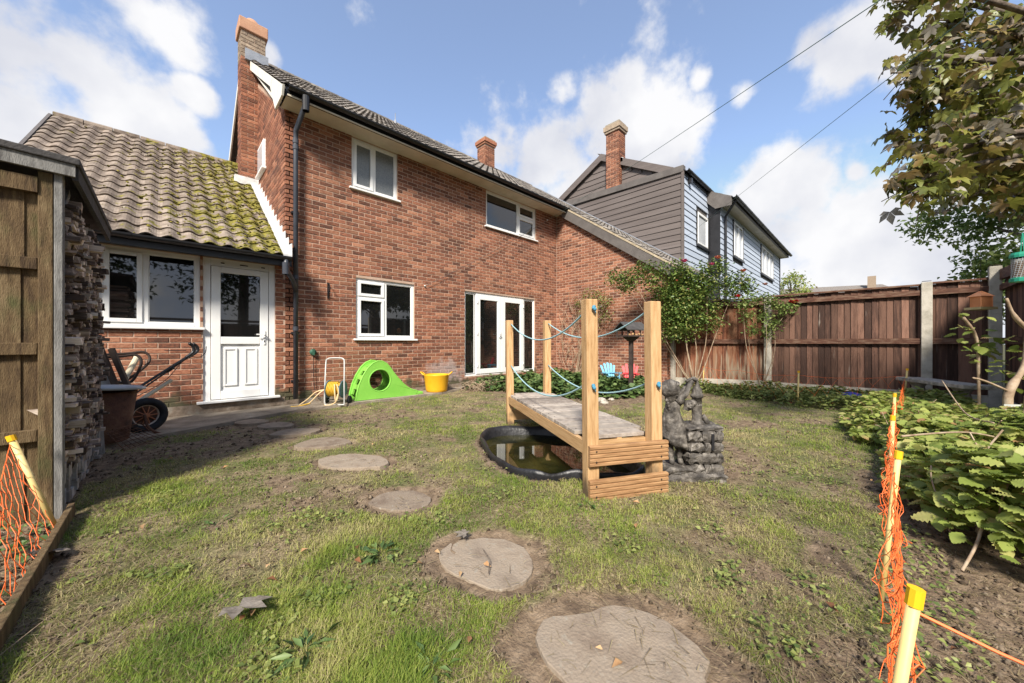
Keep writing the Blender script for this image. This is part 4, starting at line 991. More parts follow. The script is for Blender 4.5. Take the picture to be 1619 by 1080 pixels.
MB().tube(smooth([(.22, 6.24, .86), (.31, 6.3, .93), (.31, 6.3, 1.0), (.27, 6.28, 1.04)]), .018, 8).build('grip', M['black'], mw, smooth=True)
MB().tube(smooth([(.20, 6.22, .88), (.34, 6.32, .86), (.40, 6.38, .92), (.41, 6.4, 1.0)]), .005, 6).build('brake_cable', M['black'], mw)
MB().tube(smooth([(-.24, 5.97, .42), (.0, 6.10, .58), (.16, 6.2, .80), (.22, 6.22, .84)]), .004, 6).build('brake_cable', M['black'], mw)
MB().tube([(.2, 6.2, .95), (.0, 6.16, .955)], .005, 6).build('lever', M['black'], mw)
MB().rbox((.05, 6.14, .72), (.09, .04, .045), (0, R(-38), 0)).build('switch_box', M['black'], mw, bevel=.006)
tag(MB().tube([(-.22, 5.92, .37), (.06, 6.16, .58)], .022, 12).build('plastic_pipe', M['pvc']), 'cream plastic pipe lying low over the black wheelbarrow tyre', 'pipe')
tag(MB().tube([(-.36, 6.2, .55), (-.24, 6.5, .88)], .03, 12).build('plastic_pipe', M['pvc']), 'cream plastic pipe standing upright behind the curved barrow handle', 'pipe')
ms = MB(); 
for k in range(9):
    ms.tube([(-.40+.02*k, 5.25+.05*k, .17-.004*k), (-.27+.035*k, 5.0+.05*k, .02)], .003, 4)
for k in range(7):
    f = k/6; ms.tube([(-.40+.16*f*.8+.0, 5.25-.25*f, .17-.15*f), (-.24+.24*f*.8, 5.65-.25*f, .14-.12*f)], .003, 4)
ms.tube([(-.36, 5.2, .20), (-.18, 5.5, .19), (-.12, 5.5, .10)], .006, 6)
tag(ms.build('wire_basket', M['rust']), 'crumpled grey wire mesh basket on the ground at the foot of the log store', 'wire basket')
# hose reel
rl = thing('hose_reel', (2.0, 6.5, 0), 'grey tubular hose reel cart wound with yellow hose against the brick wall', 'hose reel')
M['alu'] = mat('aluminium_tube', [(.46, .46, .45), (.60, .60, .58)], 5, .4, metal=.3)
M['reelblue'] = mat('blue_grey_reel', [(.09, .16, .20), (.14, .23, .28)], 5, .5)
M['hose'] = mat('yellow_hose', [(.62, .36, .03), (.74, .46, .06)], 8, .5)
M['hosepale'] = mat('faded_hose', [(.58, .42, .22), (.70, .54, .32)], 6, .5)
A0 = Vector((1.93, 6.44, 0)); e = Vector((.7137, -.7005, 0)); bk = Vector((.7, .714, 0))
P_ = lambda a, b, z: tuple(A0+e*a+bk*b+Vector((0, 0, z)))
MB().tube(smooth([P_(.05, -.06, .02), P_(.02, -.06, .06), P_(.01, -.03, .35), P_(-.02, .06, .72), P_(.0, .07, .77), P_(.05, .08, .79), P_(.22, .08, .79), P_(.27, .07, .77), P_(.29, .06, .72), P_(.33, -.03, .35), P_(.345, -.06, .06), P_(.32, -.06, .02), P_(.05, -.06, .015)], 4), .012, 8).build('frame', M['alu'], rl, smooth=True)
RX = Matrix((e, Vector((0, 0, 1)), e.cross(Vector((0, 0, 1))))).transposed() @ Euler((0, R(90), 0)).to_matrix()
rx = Matrix((bk, Vector((0, 0, 1)), e)).transposed()
for a in (.045, .285): MB().lathe([(.001, -.008), (.14, -.008), (.15, 0), (.14, .008), (.001, .008)], P_(a, .03, .27), 24, rx).build('reel_disc', M['reelblue'], rl)
MB().lathe([(.06, .05), (.06, .28)], P_(0, .03, .27), 16, rx).build('drum', M['reelblue'], rl)
hs = MB()
for layer, nn in ((.075, 9), (.095, 8), (.115, 7)):
    for k in range(nn):
        a = .062+.024*k+.012*(layer == .095)
        hs.tube([P_(a+.006*sin(3*w), .03+(layer+random.uniform(-.004, .004))*cos(w), .27+layer*sin(w)) for w in [2*pi*i/20 for i in range(20)]], .0105, 6, closed=True)
hs.build('hose', M['hose'], rl, smooth=True)
MB().tube(smooth([P_(.24, -.09, .36), P_(.27, -.10, .25), P_(.25, -.10, .12), P_(.20, -.11, .05), P_(.10, -.12, .02), P_(.05, -.13, .03)], 6), .011, 8).build('hose', M['hosepale'], rl, smooth=True)
MB().tube(smooth([P_(.20, -.09, .36), P_(.215, -.11, .20), P_(.23, -.11, .09), P_(.25, -.08, .2)], 6), .011, 8).build('hose', M['hosepale'], rl, smooth=True)
for a in (-.03, .36): MB().lathe([(.001, -.02), (.06, -.02), (.075, -.01), (.075, .01), (.06, .02), (.001, .02)], P_(a, .10, .075), 18, rx).build('wheel', M['rubber'], rl)
MB().tube([P_(-.05, .1, .075), P_(.38, .1, .075)], .008, 6).build('axle', M['black'], rl)
tag(MB().tube(smooth([P_(.01, .0, .28), P_(-.08, -.06, .20), P_(-.22, -.10, .05), P_(-.36, -.12, .015), P_(-.40, -.06, .015), P_(-.30, .0, .10), P_(-.16, .0, .22), P_(-.02, .0, .26)], 8)+[], .0105, 8).build('hose_loop', M['hosepale'], smooth=True), 'pale loose hose loop trailing left of the hose reel onto the path', 'hose')
tag(MB().tube(smooth([P_(-.20, -.09, .05), P_(-.33, -.20, .02), P_(-.42, -.26, .02)], 4), [.011]*8+[.016], 8).build('hose_end', M['hose'], smooth=True), 'yellow hose end fitting lying on the path left of the reel', 'hose end')
tag(MB().tube(smooth([(1.83, 6.75, .84), (1.84, 6.76, .5), (1.86, 6.74, .2), (1.9, 6.6, .06)]), .005, 6).build('tap_hose', M['black']), 'thin black hose running down the wall from the green tap', 'hose')
# green slide
M['lime'] = mat('lime_green_plastic', [(.19, .50, .065), (.25, .58, .09)], 3, .42, .05, 60, spec=.5)
M['limed'] = M['lime']
sl_ = thing('toy_slide', (2.9, 6.5, 0), 'lime green plastic toddler slide with a round crawl hole against the brick wall', 'slide')
prof = [(2.40, .03), (2.41, .14), (2.45, .30), (2.52, .46), (2.61, .60), (2.70, .68), (2.79, .715), (2.88, .705), (2.96, .66), (3.03, .58), (3.09, .49), (3.18, .38), (3.29, .26), (3.40, .17), (3.50, .12), (3.58, .10), (3.60, .02)]
hc = (2.83, .36); hr = .205
def side(y, th):
    outer = []
    for i in range(len(prof)):
        a, b = prof[i], prof[(i+1) % len(prof)]
        nseg = 1 if i < len(prof)-1 else 14
        for k in range(nseg): outer.append((a[0]+(b[0]-a[0])*k/nseg, a[1]+(b[1]-a[1])*k/nseg))
    n = len(outer); inner = []
    for x, z in outer:
        a = atan2(z-hc[1], x-hc[0]); inner.append((hc[0]+hr*cos(a), hc[1]+hr*sin(a)))
    m = MB()
    for yy in (y, y+th):
        m.v += [(x, yy, z) for x, z in outer]; m.v += [(x, yy, z) for x, z in inner]
    for k in range(n):
        k2 = (k+1) % n
        m.f += [(k, k2, n+k2, n+k), (2*n+k, 3*n+k, 3*n+k2, 2*n+k2), (k, 2*n+k, 2*n+k2, k2), (n+k, n+k2, 3*n+k2, 3*n+k)]
    # rolled rim round the hole and along the edge
    m.tube([(hc[0]+hr*cos(w), y+th/2, hc[1]+hr*sin(w)) for w in [2*pi*i/32 for i in range(32)]], th*.75, 8, closed=True)
    m.tube([(x, y+th/2, z) for x, z in prof], th*.7, 8)
    return m.build('side_panel', M['lime'], sl_, bevel=.004)
side(6.34, .022); side(6.66, .022)
m = MB()
sp = [(2.80, .66), (2.92, .62), (3.0, .54), (3.10, .40), (3.22, .27), (3.36, .16), (3.5, .10), (3.66, .085)]
m.prism(sp+[(x, z-.02) for x, z in reversed(sp)], lambda a, b: (a, 6.362, b), lambda a, b: (a, 6.66, b)); m.build('slide_bed', M['lime'], sl_)
st = [(2.42, .12), (2.47, .30), (2.55, .46), (2.65, .60), (2.80, .66)]
m = MB()
for (x0, z0), (x1, z1) in zip(st[:-1], st[1:]):
    xa, za = x0+(x1-x0)*.55, z0+(z1-z0)*.55
    m.prism([(xa, za), (x1, z1), (x1+.03, z1-.01), (xa+.03, za-.01)], lambda a, b: (a, 6.362, b), lambda a, b: (a, 6.66, b))
    for y0, y1 in ((6.362, 6.43), (6.59, 6.66)): m.prism([(x0, z0), (xa, za), (xa+.03, za-.01), (x0+.03, z0-.01)], lambda a, b: (a, y0, b), lambda a, b: (a, y1, b))
m.prism([(2.41, .02), (2.42, .05), (2.45, .05), (2.44, .02)], lambda a, b: (a, 6.362, b), lambda a, b: (a, 6.66, b))
m.build('ladder', M['lime'], sl_)
MB().box(3.56, 3.72, 6.34, 6.68, .02, .075).build('slide_foot', M['lime'], sl_, bevel=.012)
# yellow tub
M['yellow'] = mat('yellow_flexible_tub', [(.72, .36, .01), (.80, .44, .02)], 4, .45, spec=.5)
tb = thing('flexible_tub', (4.05, 6.42, 0), 'bright yellow two handled flexible tub between the green slide and the patio door', 'tub')
m = MB(); c = (4.12, 6.48, .02); m.lathe([(.001, 0), (.20, 0), (.215, .015), (.225, .06), (.262, .345), (.272, .362), (.26, .362), (.215, .07), (.19, .02), (.001, .018)], c, 36); m.build('tub_body', M['yellow'], tb, smooth=True)
for s_ in (-1, 1):
    MB().tube(smooth([tuple(Vector(c)+e*(s_*.255)+bk*.07+Vector((0, 0, .35))), tuple(Vector(c)+e*(s_*.315)+bk*.05+Vector((0, 0, .40))), tuple(Vector(c)+e*(s_*.33)+Vector((0, 0, .41))), tuple(Vector(c)+e*(s_*.315)-bk*.05+Vector((0, 0, .40))), tuple(Vector(c)+e*(s_*.255)-bk*.07+Vector((0, 0, .35)))]), .014, 8).build('handle', M['yellow'], tb, smooth=True)

# ================================================================ POND AND BRIDGE
M['liner'] = mat('black_pond_liner', [(.010, .010, .012), (.022, .022, .025)], 9, .42, .5, 30, spec=.5)
pn = thing('garden_pond', (2.6, 2.2, 0), 'small preformed black plastic pond with murky green water under the wooden bridge', 'pond')
def rs(P, n=5):
    out = []
    for k in range(len(P)):
        p = [np.array(P[(k+q) % len(P)], float) for q in (-1, 0, 1, 2)]
        for i in range(n):
            t = i/n; out.append(.5*((2*p[1])+(-p[0]+p[2])*t+(2*p[0]-5*p[1]+4*p[2]-p[3])*t*t+(-p[0]+3*p[1]-3*p[2]+p[3])*t**3))
    return np.array(out)
pr = rs(POND); pc = pr.mean(0); n = len(pr); m = MB()
wob = [.5*sin(7*2*pi*k/n)+.5*sin(11*2*pi*k/n+1) for k in range(n)]
for sc_, z, wv in ((.985, -.03, 0), (1.0, .04, .012), (.99, .066, .018), (.968, .066, .018), (.945, .02, .010), (.92, -.06, 0), (.86, -.25, 0), (.1, -.27, 0)):
    m.v += [(pc[0]+(q[0]-pc[0])*sc_+wv*.4*wob[k], pc[1]+(q[1]-pc[1])*sc_+wv*.4*wob[k-3], z+wv*wob[k]) for k, q in enumerate(pr)]
for r in range(7):
    for k in range(n): m.f.append((r*n+k, r*n+(k+1) % n, (r+1)*n+(k+1) % n, (r+1)*n+k))
m.build('pond_shell', M['liner'], pn, smooth=True, fix=False)
wm_ = bpy.data.materials.new('pond_water'); wm_.use_nodes = True; b_ = wm_.node_tree.nodes['Principled BSDF']; b_.inputs['Roughness'].default_value = .03; b_.inputs['Specular IOR Level'].default_value = .7
g_ = wm_.node_tree.nodes.new('ShaderNodeTexNoise'); g_.inputs['Scale'].default_value = 5; r_ = wm_.node_tree.nodes.new('ShaderNodeValToRGB'); r_.color_ramp.elements[0].color = (.010, .012, .004, 1); r_.color_ramp.elements[1].color = (.05, .045, .012, 1); r_.color_ramp.elements[0].position = .4; r_.color_ramp.elements[1].position = .7
wm_.node_tree.links.new(g_.outputs['Fac'], r_.inputs[0]); wm_.node_tree.links.new(r_.outputs[0], b_.inputs['Base Color']); M['water'] = wm_
m = MB(); m.v = [(pc[0]+(q[0]-pc[0])*.935, pc[1]+(q[1]-pc[1])*.935, -.035) for q in pr]; m.f = [tuple(range(n))]; m.build('water', M['water'], pn, fix=False)
E1 = Vector((.492, .870, 0)).normalized(); E2 = Vector((.870, -.492, 0)).normalized(); B0 = Vector((2.075, 1.345, 0))
Lb, Wb = 2.17, .50
M['pine'] = mat('new_pine_timber', [(.36, .20, .085), (.50, .31, .15), (.58, .38, .20)], 4, .7, .25, 50, stretch=(14, 14, 1.6), rnd=.15, hook=lambda n, l, col, g, b: overlay(n, l, overlay(n, l, col, (.16, .07, .03), nmask(n, l, g, 9, .74, .78, off=(2, 2, 5))), (.12, .085, .05), nmask(n, l, g, 6, .45, .75, add=axis_range(n, l, g, 'Z', .0, .30, .30, -.25))))
M['pine_h'] = mat('new_pine_rail', [(.36, .20, .085), (.50, .31, .15), (.58, .38, .20)], 4, .7, .25, 50, stretch=(1.5, 1.5, 20), rnd=.15)
M['decking'] = mat('weathered_decking', [(.24, .20, .17), (.36, .31, .265), (.46, .40, .34)], 7, .85, .5, 60, stretch=(3, 3, 3), rnd=.45)
M['deckfront'] = mat('treated_deck_board', [(.22, .115, .05), (.34, .19, .09), (.42, .26, .13)], 5, .75, .3, 60, rnd=.2, stretch=(1.5, 1.5, 16))
bd = thing('garden_bridge', tuple(B0), 'small wooden garden bridge with four tall posts and rope rails over the black pond', 'bridge')
BM = Matrix((E2, E1, Vector((0, 0, 1)))).transposed()
def bpt(u, v, z): return B0+E2*u+E1*v+Vector((0, 0, z))
posts = {}
for nm, u, v, lean, hh in (('FL', 0, 0, -.010, 1.345), ('FR', Wb, 0, -.012, 1.345), ('RL', 0, Lb, -.012, 1.335), ('RR', Wb, Lb, 0, 1.34)):
    s_ = .085; m = MB(); c0 = bpt(u, v, -.05); c1 = bpt(u+lean, v+.008, hh)
    m.v = []
    for c_, in ((c0,), (c1,)):
        for a, b in ((-1, -1), (1, -1), (1, 1), (-1, 1)): m.v.append(tuple(c_+E2*(a*s_/2)+E1*(b*s_/2)))
    m.f = [(0, 3, 2, 1), (4, 5, 6, 7), (0, 1, 5, 4), (1, 2, 6, 5), (2, 3, 7, 6), (3, 0, 4, 7)]
    m.build('post', M['pine'], bd, bevel=.006); posts[nm] = (u, v, lean)
DZ = .405
for u in (-.02, Wb+.02-.0):
    m = MB(); m.bar(bpt(u, .05, DZ-.075), bpt(u, Lb-.05, DZ-.075), .035, .09); m.build('joist', M['pine_h'], bd)
MB().bar(bpt(Wb/2, .05, DZ-.075), bpt(Wb/2, Lb-.05, DZ-.075), .035, .09).build('joist', M['pine_h'], bd)
nb_ = 15; pw = (Lb-.02)/nb_
for k in range(nb_):
    m = MB(); v0 = .045+pw*k; w0 = -.03 if 0 < k < nb_-1 else .048; w1 = Wb+.03 if 0 < k < nb_-1 else Wb-.048
    m.rbox(bpt((w0+w1)/2, v0+pw/2, DZ-.014+random.uniform(-.0015, .0015)), (w1-w0, pw-.013, .028), BM)
    m.build('deck_plank', M['decking'], bd, bevel=.003)
# grooved step boards on the near end
def grooved(z0, z1, u0, u1, v, name, tilt=0):
    n = 5; P = []; h = (z1-z0)/n
    for k in range(n):
        P += [(v, z0+h*k+.003), (v-.008, z0+h*k+.008), (v-.008, z0+h*(k+1)-.006), (v, z0+h*(k+1)-.001)]
    P += [(v+.022, z1), (v+.022, z0)]
    MB().prism(P, lambda a, b: tuple(bpt(u0, a, b)), lambda a, b: tuple(bpt(u1, a, b+tilt))).build(name, M['deckfront'], bd, fix=True)
grooved(.225, .365, -.045, Wb+.06, -.068, 'step_board', .0); grooved(-.01, .135, -.045, Wb+.06, -.068, 'step_board', .005)
MB().bar(bpt(0, Lb-.02, .14), bpt(Wb, Lb-.02, .14), .03, .13).build('cross_brace', M['pine_h'], bd)
MB().bar(bpt(.04, .055, DZ-.075), bpt(Wb-.04, .055, DZ-.075), .03, .07).build('cross_brace', M['pine_h'], bd)
for v_ in (-.083,):
    for u_ in (.0, Wb):
        for z_ in (.33, .26, .10, .03):
            MB().lathe([(.001, -.003), (.006, -.002), (.006, .002)], bpt(u_, v_+.003, z_), 8, Euler((R(90), 0, 0)).to_matrix()).build('screw', M['black'], bd)
for k in range(nb_):
    for u_ in (.01, Wb-.01):
        MB().lathe([(.001, .0015), (.005, .001), (.005, -.002)], bpt(u_, .045+pw*(k+.5), DZ+.0015), 6).build('screw', M['black'], bd)
M['rope'] = mat('pale_blue_rope', [(.22, .46, .52), (.50, .66, .68)], 150, .8, .6, 300)
M['knot'] = mat('blue_rope_knot', [(.03, .16, .28), (.10, .30, .42)], 120, .8)
def rope(u, h0, h1, sag, nm):
    pts = []
    for i in range(25):
        t = i/24; z = h0+(h1-h0)*t-sag*4*t*(1-t)*(1+.15*(t-.5)); pts.append(tuple(bpt(u+.012*sin(pi*t), Lb-.045-(Lb-.09)*t, z)))
    MB().tube(pts, .007, 7).build('rope', M['rope'], bd, smooth=True)
rope(0, 1.285, 1.29, .21, ''); rope(Wb, 1.30, 1.30, .20, ''); rope(0, .76, .775, .21, ''); rope(Wb, .76, .765, .19, '')
for u in (0, Wb):
    for z in ((1.29, .765) if u == 0 else (.765,)):
        m = MB(); c = bpt(u-.005, -.048, z)
        for k in range(3): m.lathe([(.001, -.012), (.011, -.008), (.013, 0), (.011, .008), (.001, .012)], c+E2*random.uniform(-.008, .008)-E1*.006*k+Vector((0, 0, -.008*k)), 8, Euler((k, k*2, 0)).to_matrix())
        m.tube(smooth([c, c+Vector((.0, 0, -.02))-E1*.012, c+E2*.01+Vector((0, 0, -.04))-E1*.010], 4), .004, 5)
        m.build('rope_knot', M['knot'], bd, smooth=True)
# ================================================================ STATUE (girl at a water pump on a stone block)
M['stone'] = mat('cast_stone', [(.025, .022, .02), (.09, .08, .07), (.27, .245, .215)], 17, .6, 1, 45, detail=8)
stt = thing('garden_statue', (2.93, 1.0, 0), 'weathered cast stone statue of a child at a water pump on a stone block', 'statue')
SX = Vector((.7137, -.7005, 0)); SY = Vector((-.7005, -.7137, 0)); SB = Vector((2.96, 1.03, 0))
def sp_(a, b, z): return tuple(SB+SX*a+SY*b+Vector((0, 0, z)))
def skin(verts, edges, name, mt, parent, sub=2, root=0, rough=0.):
    me = bpy.data.meshes.new(name); me.from_pydata([v[:3] for v in verts], edges, []); o = bpy.data.objects.new(name, me); COL.objects.link(o)
    me.materials.append(M[mt])
    s = o.modifiers.new('skin', 'SKIN'); s.use_smooth_shade = True; s.branch_smoothing = .6
    lay = me.skin_vertices[0].data
    for i, v in enumerate(verts):
        r = v[3]; lay[i].radius = r if isinstance(r, tuple) else (r, r); lay[i].use_root = (i == root)
    sb = o.modifiers.new('sub', 'SUBSURF'); sb.levels = sub; sb.render_levels = sub
    if rough:
        tx = bpy.data.textures.new(name+'_relief', 'CLOUDS'); tx.noise_scale = .035; dm = o.modifiers.new('relief', 'DISPLACE'); dm.texture = tx; dm.strength = rough; dm.mid_level = .5
    o.parent = parent; o.location = -wl(parent)
    return o
def V4(a, b, z, r): return (*sp_(a, b, z), r)
# girl: hips, belly, chest, neck, head ; arms reach up-right to the pump handle ; legs down to the rock
gv = [V4(-.145, .0, .40, .065), V4(-.150, .0, .46, .062), V4(-.125, .0, .53, .068), V4(-.135, .02, .585, .040), V4(-.145, .03, .655, .062), V4(-.140, .03, .69, .055),
      V4(-.085, .045, .60, .026), V4(-.04, .05, .645, .024), V4(.015, .02, .735, .020), V4(.045, .01, .755, .020),
      V4(-.085, -.045, .59, .024), V4(-.02, -.04, .66, .022), V4(.03, -.01, .745, .018),
      V4(-.165, .04, .33, .036), V4(-.160, .05, .22, .027), V4(-.150, .05, .135, .021), V4(-.155, .085, .115, .022),
      V4(-.095, .02, .33, .036), V4(-.080, .04, .22, .027), V4(-.075, .03, .13, .021), V4(-.075, .065, .11, .022)]
ge = [(0, 1), (1, 2), (2, 3), (3, 4), (4, 5), (2, 6), (6, 7), (7, 8), (8, 9), (2, 10), (10, 11), (11, 12), (0, 13), (13, 14), (14, 15), (15, 16), (0, 17), (17, 18), (18, 19), (19, 20)]
skin(gv, ge, 'child_figure', 'stone', stt, rough=.006)
# hair/scarf cap, face features
m = MB(); hc_ = Vector(sp_(-.148, .022, .685))
m.lathe([(.001, .075), (.035, .068), (.062, .045), (.075, .01), (.072, -.02), (.060, -.04), (.05, -.045)], hc_, 16, Euler((0, R(-18), 0)).to_matrix()); m.build('headscarf', M['stone'], stt, smooth=True)
m = MB()
for k in range(6):
    a = -.9+.36*k; m.tube(smooth([hc_+SX*(-.03+.012*k)+SY*.055+Vector((0, 0, -.03+.012*k)), hc_+SX*(-.02+.014*k)+SY*.05+Vector((0, 0, .05)), hc_+SX*(.0+.012*k)+SY*.0+Vector((0, 0, .077-.004*k))], 4), .006, 6)
m.build('scarf_fold', M['stone'], stt, smooth=True)
m = MB(); m.lathe([(.006, -.01), (.011, 0), (.006, .01)], sp_(-.10, .055, .672), 8); m.lathe([(.012, -.004), (.014, .0), (.012, .004)], sp_(-.115, .075, .645), 8)
for dx in (-.125, -.10): m.lathe([(.001, -.006), (.007, 0), (.001, .006)], sp_(dx, .082 if dx < -.11 else .06, .69), 8)
m.build('face', M['stone'], stt, smooth=True)
m = MB()
for k in range(9):      # plait and loose hair over the shoulder
    m.lathe([(.001, -.018), (.018, 0), (.001, .018)], sp_(-.185+.008*k, .05, .60-.022*k), 8)
m.build('hair', M['stone'], stt, smooth=True)
# dress: flared and folded
m = MB(); n = 26; rows = [(.52, .058, .05), (.46, .075, .06), (.38, .105, .08), (.31, .125, .095), (.27, .125, .10), (.285, .10, .08)]
for z, rx_, ry_ in rows:
    for k in range(n):
        a = 2*pi*k/n; f = 1+.10*sin(7*a)*(.55-z)*4+.05*sin(3*a+z*9); sag = .05*cos(a-.6)*(z < .35)
        m.v.append(sp_(-.125+rx_*f*cos(a)+(.02 if z < .4 else 0), ry_*f*sin(a)+.01, z-sag))
for r in range(len(rows)-1):
    for k in range(n): m.f.append((r*n+k, r*n+(k+1) % n, (r+1)*n+(k+1) % n, (r+1)*n+k))
o = m.build('dress', M['stone'], stt, smooth=True, fix=False)
# sleeves
m = MB()
for p, q in ((sp_(-.10, .045, .585), sp_(-.06, .05, .62)), (sp_(-.10, -.045, .575), sp_(-.05, -.04, .62))): m.tube([p, q], [.036, .030], 10)
m.build('sleeves', M['stone'], stt, smooth=True)
# hands on the handle: palm and fingers
m = MB()
for bx, by, bz in ((.045, .012, .758), (.03, -.012, .75)):
    m.lathe([(.001, -.018), (.016, -.008), (.017, .008), (.001, .018)], sp_(bx, by, bz), 8)
    for k in range(5):
        p0 = Vector(sp_(bx-.012+.007*k, by+.012, bz+.006)); m.tube([p0, p0+SY*.010+Vector((0, 0, .005)), p0+SY*.012-Vector((0, 0, .010))], .0042, 6)
m.build('hands', M['stone'], stt, smooth=True)
# pump
m = MB(); pc_ = sp_(.075, 0, 0)
m.lathe([(.052, .40), (.052, .42), (.036, .425), (.036, .615), (.046, .618), (.047, .640), (.038, .645), (.038, .672), (.030, .695), (.014, .708), (.010, .745), (.001, .75)], (pc_[0], pc_[1], 0), 20)
m.tube(smooth([sp_(.075, 0, .57), sp_(.02, .02, .575), sp_(-.015, .03, .555), sp_(-.025, .03, .52)]), [.028]*12+[.026, .024, .024, .024, .022, .022, .022], 10)
m.tube(smooth([sp_(.09, 0, .70), sp_(.06, 0, .765), sp_(.03, .01, .765), sp_(-.02, .02, .745)]), .012, 8)
m.lathe([(.030, .0), (.038, .01), (.036, .03), (.028, .035)], sp_(.075, 0, .54), 14)
m.build('pump', M['stone'], stt, smooth=True)
m = MB(); m.lathe([(.030, -.03), (.036, -.01), (.036, .012), (.026, .03), (.001, .035)], sp_(-.005, .03, .562), 14, Euler((0, R(-30), 0)).to_matrix())
for dx, dz in ((-.02, .01), (.0, .012)): m.lathe([(.001, -.006), (.008, 0), (.001, .006)], sp_(dx, .068, .57+dz), 8)
m.lathe([(.001, -.005), (.012, 0), (.001, .005)], sp_(-.012, .07, .548), 8); m.build('spout_face', M['stone'], stt, smooth=True)
# shawl / bag trailing from pump down the block's right edge
m = MB()
P0 = [(.12, 0, .47, .018), (.16, .0, .42, .022), (.20, .01, .39, .024), (.225, .02, .35, .026), (.235, .02, .27, .020), (.22, .02, .20, .014)]
m.tube(smooth([sp_(a, b, z) for a, b, z, r in P0]), [.02]*8+[.026]*10+[.03]*6+[.026]*6+[.016], 9); m.build('drape', M['stone'], stt, smooth=True)
# the block: rough courses of stone
def rock(a0, a1, b0, b1, z0, z1, nm, j=.014, sub=2):
    import bmesh
    bm = bmesh.new(); bmesh.ops.create_cube(bm, size=1); bmesh.ops.subdivide_edges(bm, edges=bm.edges, cuts=3, use_grid_fill=True)
    ph = random.random()*9
    for v in bm.verts:
        x, y, z = v.co
        q = Vector((x*9+ph, y*9, z*9)); import mathutils
        dn = mathutils.noise.noise_vector(q*.55)*j*1.3+mathutils.noise.noise_vector(q*1.5)*j*.6
        s_ = 1-.10*(abs(x) > .49)*(abs(z) > .49)-.08*(abs(y) > .49)*(abs(z) > .49)
        a = (a0+a1)/2+(a1-a0)*x*s_; b = (b0+b1)/2+(b1-b0)*y*s_; zz = (z0+z1)/2+(z1-z0)*z
        v.co = Vector(sp_(a, b, zz))+dn
    me = bpy.data.meshes.new(nm); bm.to_mesh(me); bm.free(); me.materials.append(M['stone']); o = bpy.data.objects.new(nm, me); COL.objects.link(o); o.parent = stt; o.location = -wl(stt)
    return o
zz = .04
for k, h in enumerate((.085, .085, .08, .09)):
    j = .01*(-1)**k
    rock(-.045+j, .06+j, -.10, .13, zz+.003, zz+h-.003, 'stone_block', .016); rock(.064+j, .14-j*2, -.10, .128, zz+.002, zz+h-.002, 'stone_block', .004); rock(.144-j*2, .215, -.10, .125, zz+.002, zz+h-.002, 'stone_block', .004)
    zz += h
rock(-.05, .215, -.11, .12, zz, zz+.03, 'slab', .012)
rock(-.22, .22, -.13, .15, -.04, .065, 'base', .02); rock(-.23, -.03, -.06, .14, .05, .105, 'base', .016)
MB().rbox(sp_(.125, .136, .30), (.018, .012, .12), (0, 0, R(-44))).build('slot', M['black'], stt)

# ================================================================ CHAIRS, BIRD TABLE, FEEDERS, BENCH
def chair(x, y, rz, col, label, s=.42):
    t = thing('toy_chair', (x, y, 0), label, 'chair', 'small plastic garden chairs by the brick wall')
    Rz = Matrix.Rotation(rz, 3, 'Z'); q = lambda a, b, c: tuple(Vector((x, y, .02))+Rz @ Vector((a*s, b*s, c*s)))
    for k in range(5):      # fan back, leaning
        f = (k-2)/2; m = MB(); w = .085
        b0 = Vector((f*.20, .16, .28)); b1 = Vector((f*.34, .42, 1.0-.13*f*f))
        m.prism([(-1, 0), (1, 0), (1.5, 1), (.7, 1.05), (-.7, 1.05), (-1.5, 1)], lambda a, b, b0=b0, b1=b1: q(*(b0+(b1-b0)*b+Vector((a*w*.5, 0, 0)))), lambda a, b, b0=b0, b1=b1: q(*(b0+(b1-b0)*b+Vector((a*w*.5, .035, .01))))); m.build('back_slat', M[col], t)
    for k in range(4):
        m = MB(); c0 = -.30+.135*k; m.prism([(-.28, c0), (.28, c0), (.28, c0+.11), (-.28, c0+.11)], lambda a, b: q(a, b, .40-.18*(b+.3)), lambda a, b: q(a, b, .365-.18*(b+.3))); m.build('seat_slat', M[col], t)
    for sx in (-1, 1):
        m = MB(); m.prism([(-.36, 0), (-.27, 0), (-.27, .55), (-.36, .55)], lambda a, b: q(sx*.33, a, b), lambda a, b: q(sx*.29, a, b)); m.build('leg', M[col], t)
        m = MB(); m.prism([(.30, 0), (.38, 0), (-.22, .38), (-.30, .36)], lambda a, b: q(sx*.285, a, b), lambda a, b: q(sx*.25, a, b)); m.build('leg', M[col], t)
        m = MB(); m.prism([(-.42, .55), (.30, .50), (.30, .54), (-.42, .59)], lambda a, b: q(sx*.40, a, b), lambda a, b: q(sx*.24, a, b)); m.build('arm', M[col], t)
    MB().prism([(-.3, .28), (.3, .28), (.3, .33), (-.3, .33)], lambda a, b: q(a, .17, b+.25), lambda a, b: q(a, .20, b+.25)).build('back_rail', M[col], t)
M['cblue'] = mat('pale_blue_plastic', [(.16, .42, .58), (.22, .50, .66)], 5, .5); M['cred'] = mat('red_plastic', [(.55, .04, .05), (.66, .07, .08)], 5, .5)
chair(8.02, 4.62, R(-38), 'cblue', 'pale blue slatted toy armchair at the foot of the brick wall', .50)
chair(8.13, 4.15, R(-60), 'cred', 'red slatted toy armchair to the right of the blue one', .50)
M['darkwood'] = mat('dark_stained_wood', [(.03, .022, .02), (.07, .05, .042)], 8, .75, .4, 40)
bt = thing('bird_table', (6.55, 3.33, 0), 'dark wooden bird table with pitched roof on a single post before the brick wall', 'bird table')
bx, by = 6.55, 3.33; ux = Vector((.94, -.34, 0)).normalized(); uy = Vector((.34, .94, 0)).normalized(); q = lambda a, b, z: tuple(Vector((bx, by, 0))+ux*a+uy*b+Vector((0, 0, z)))
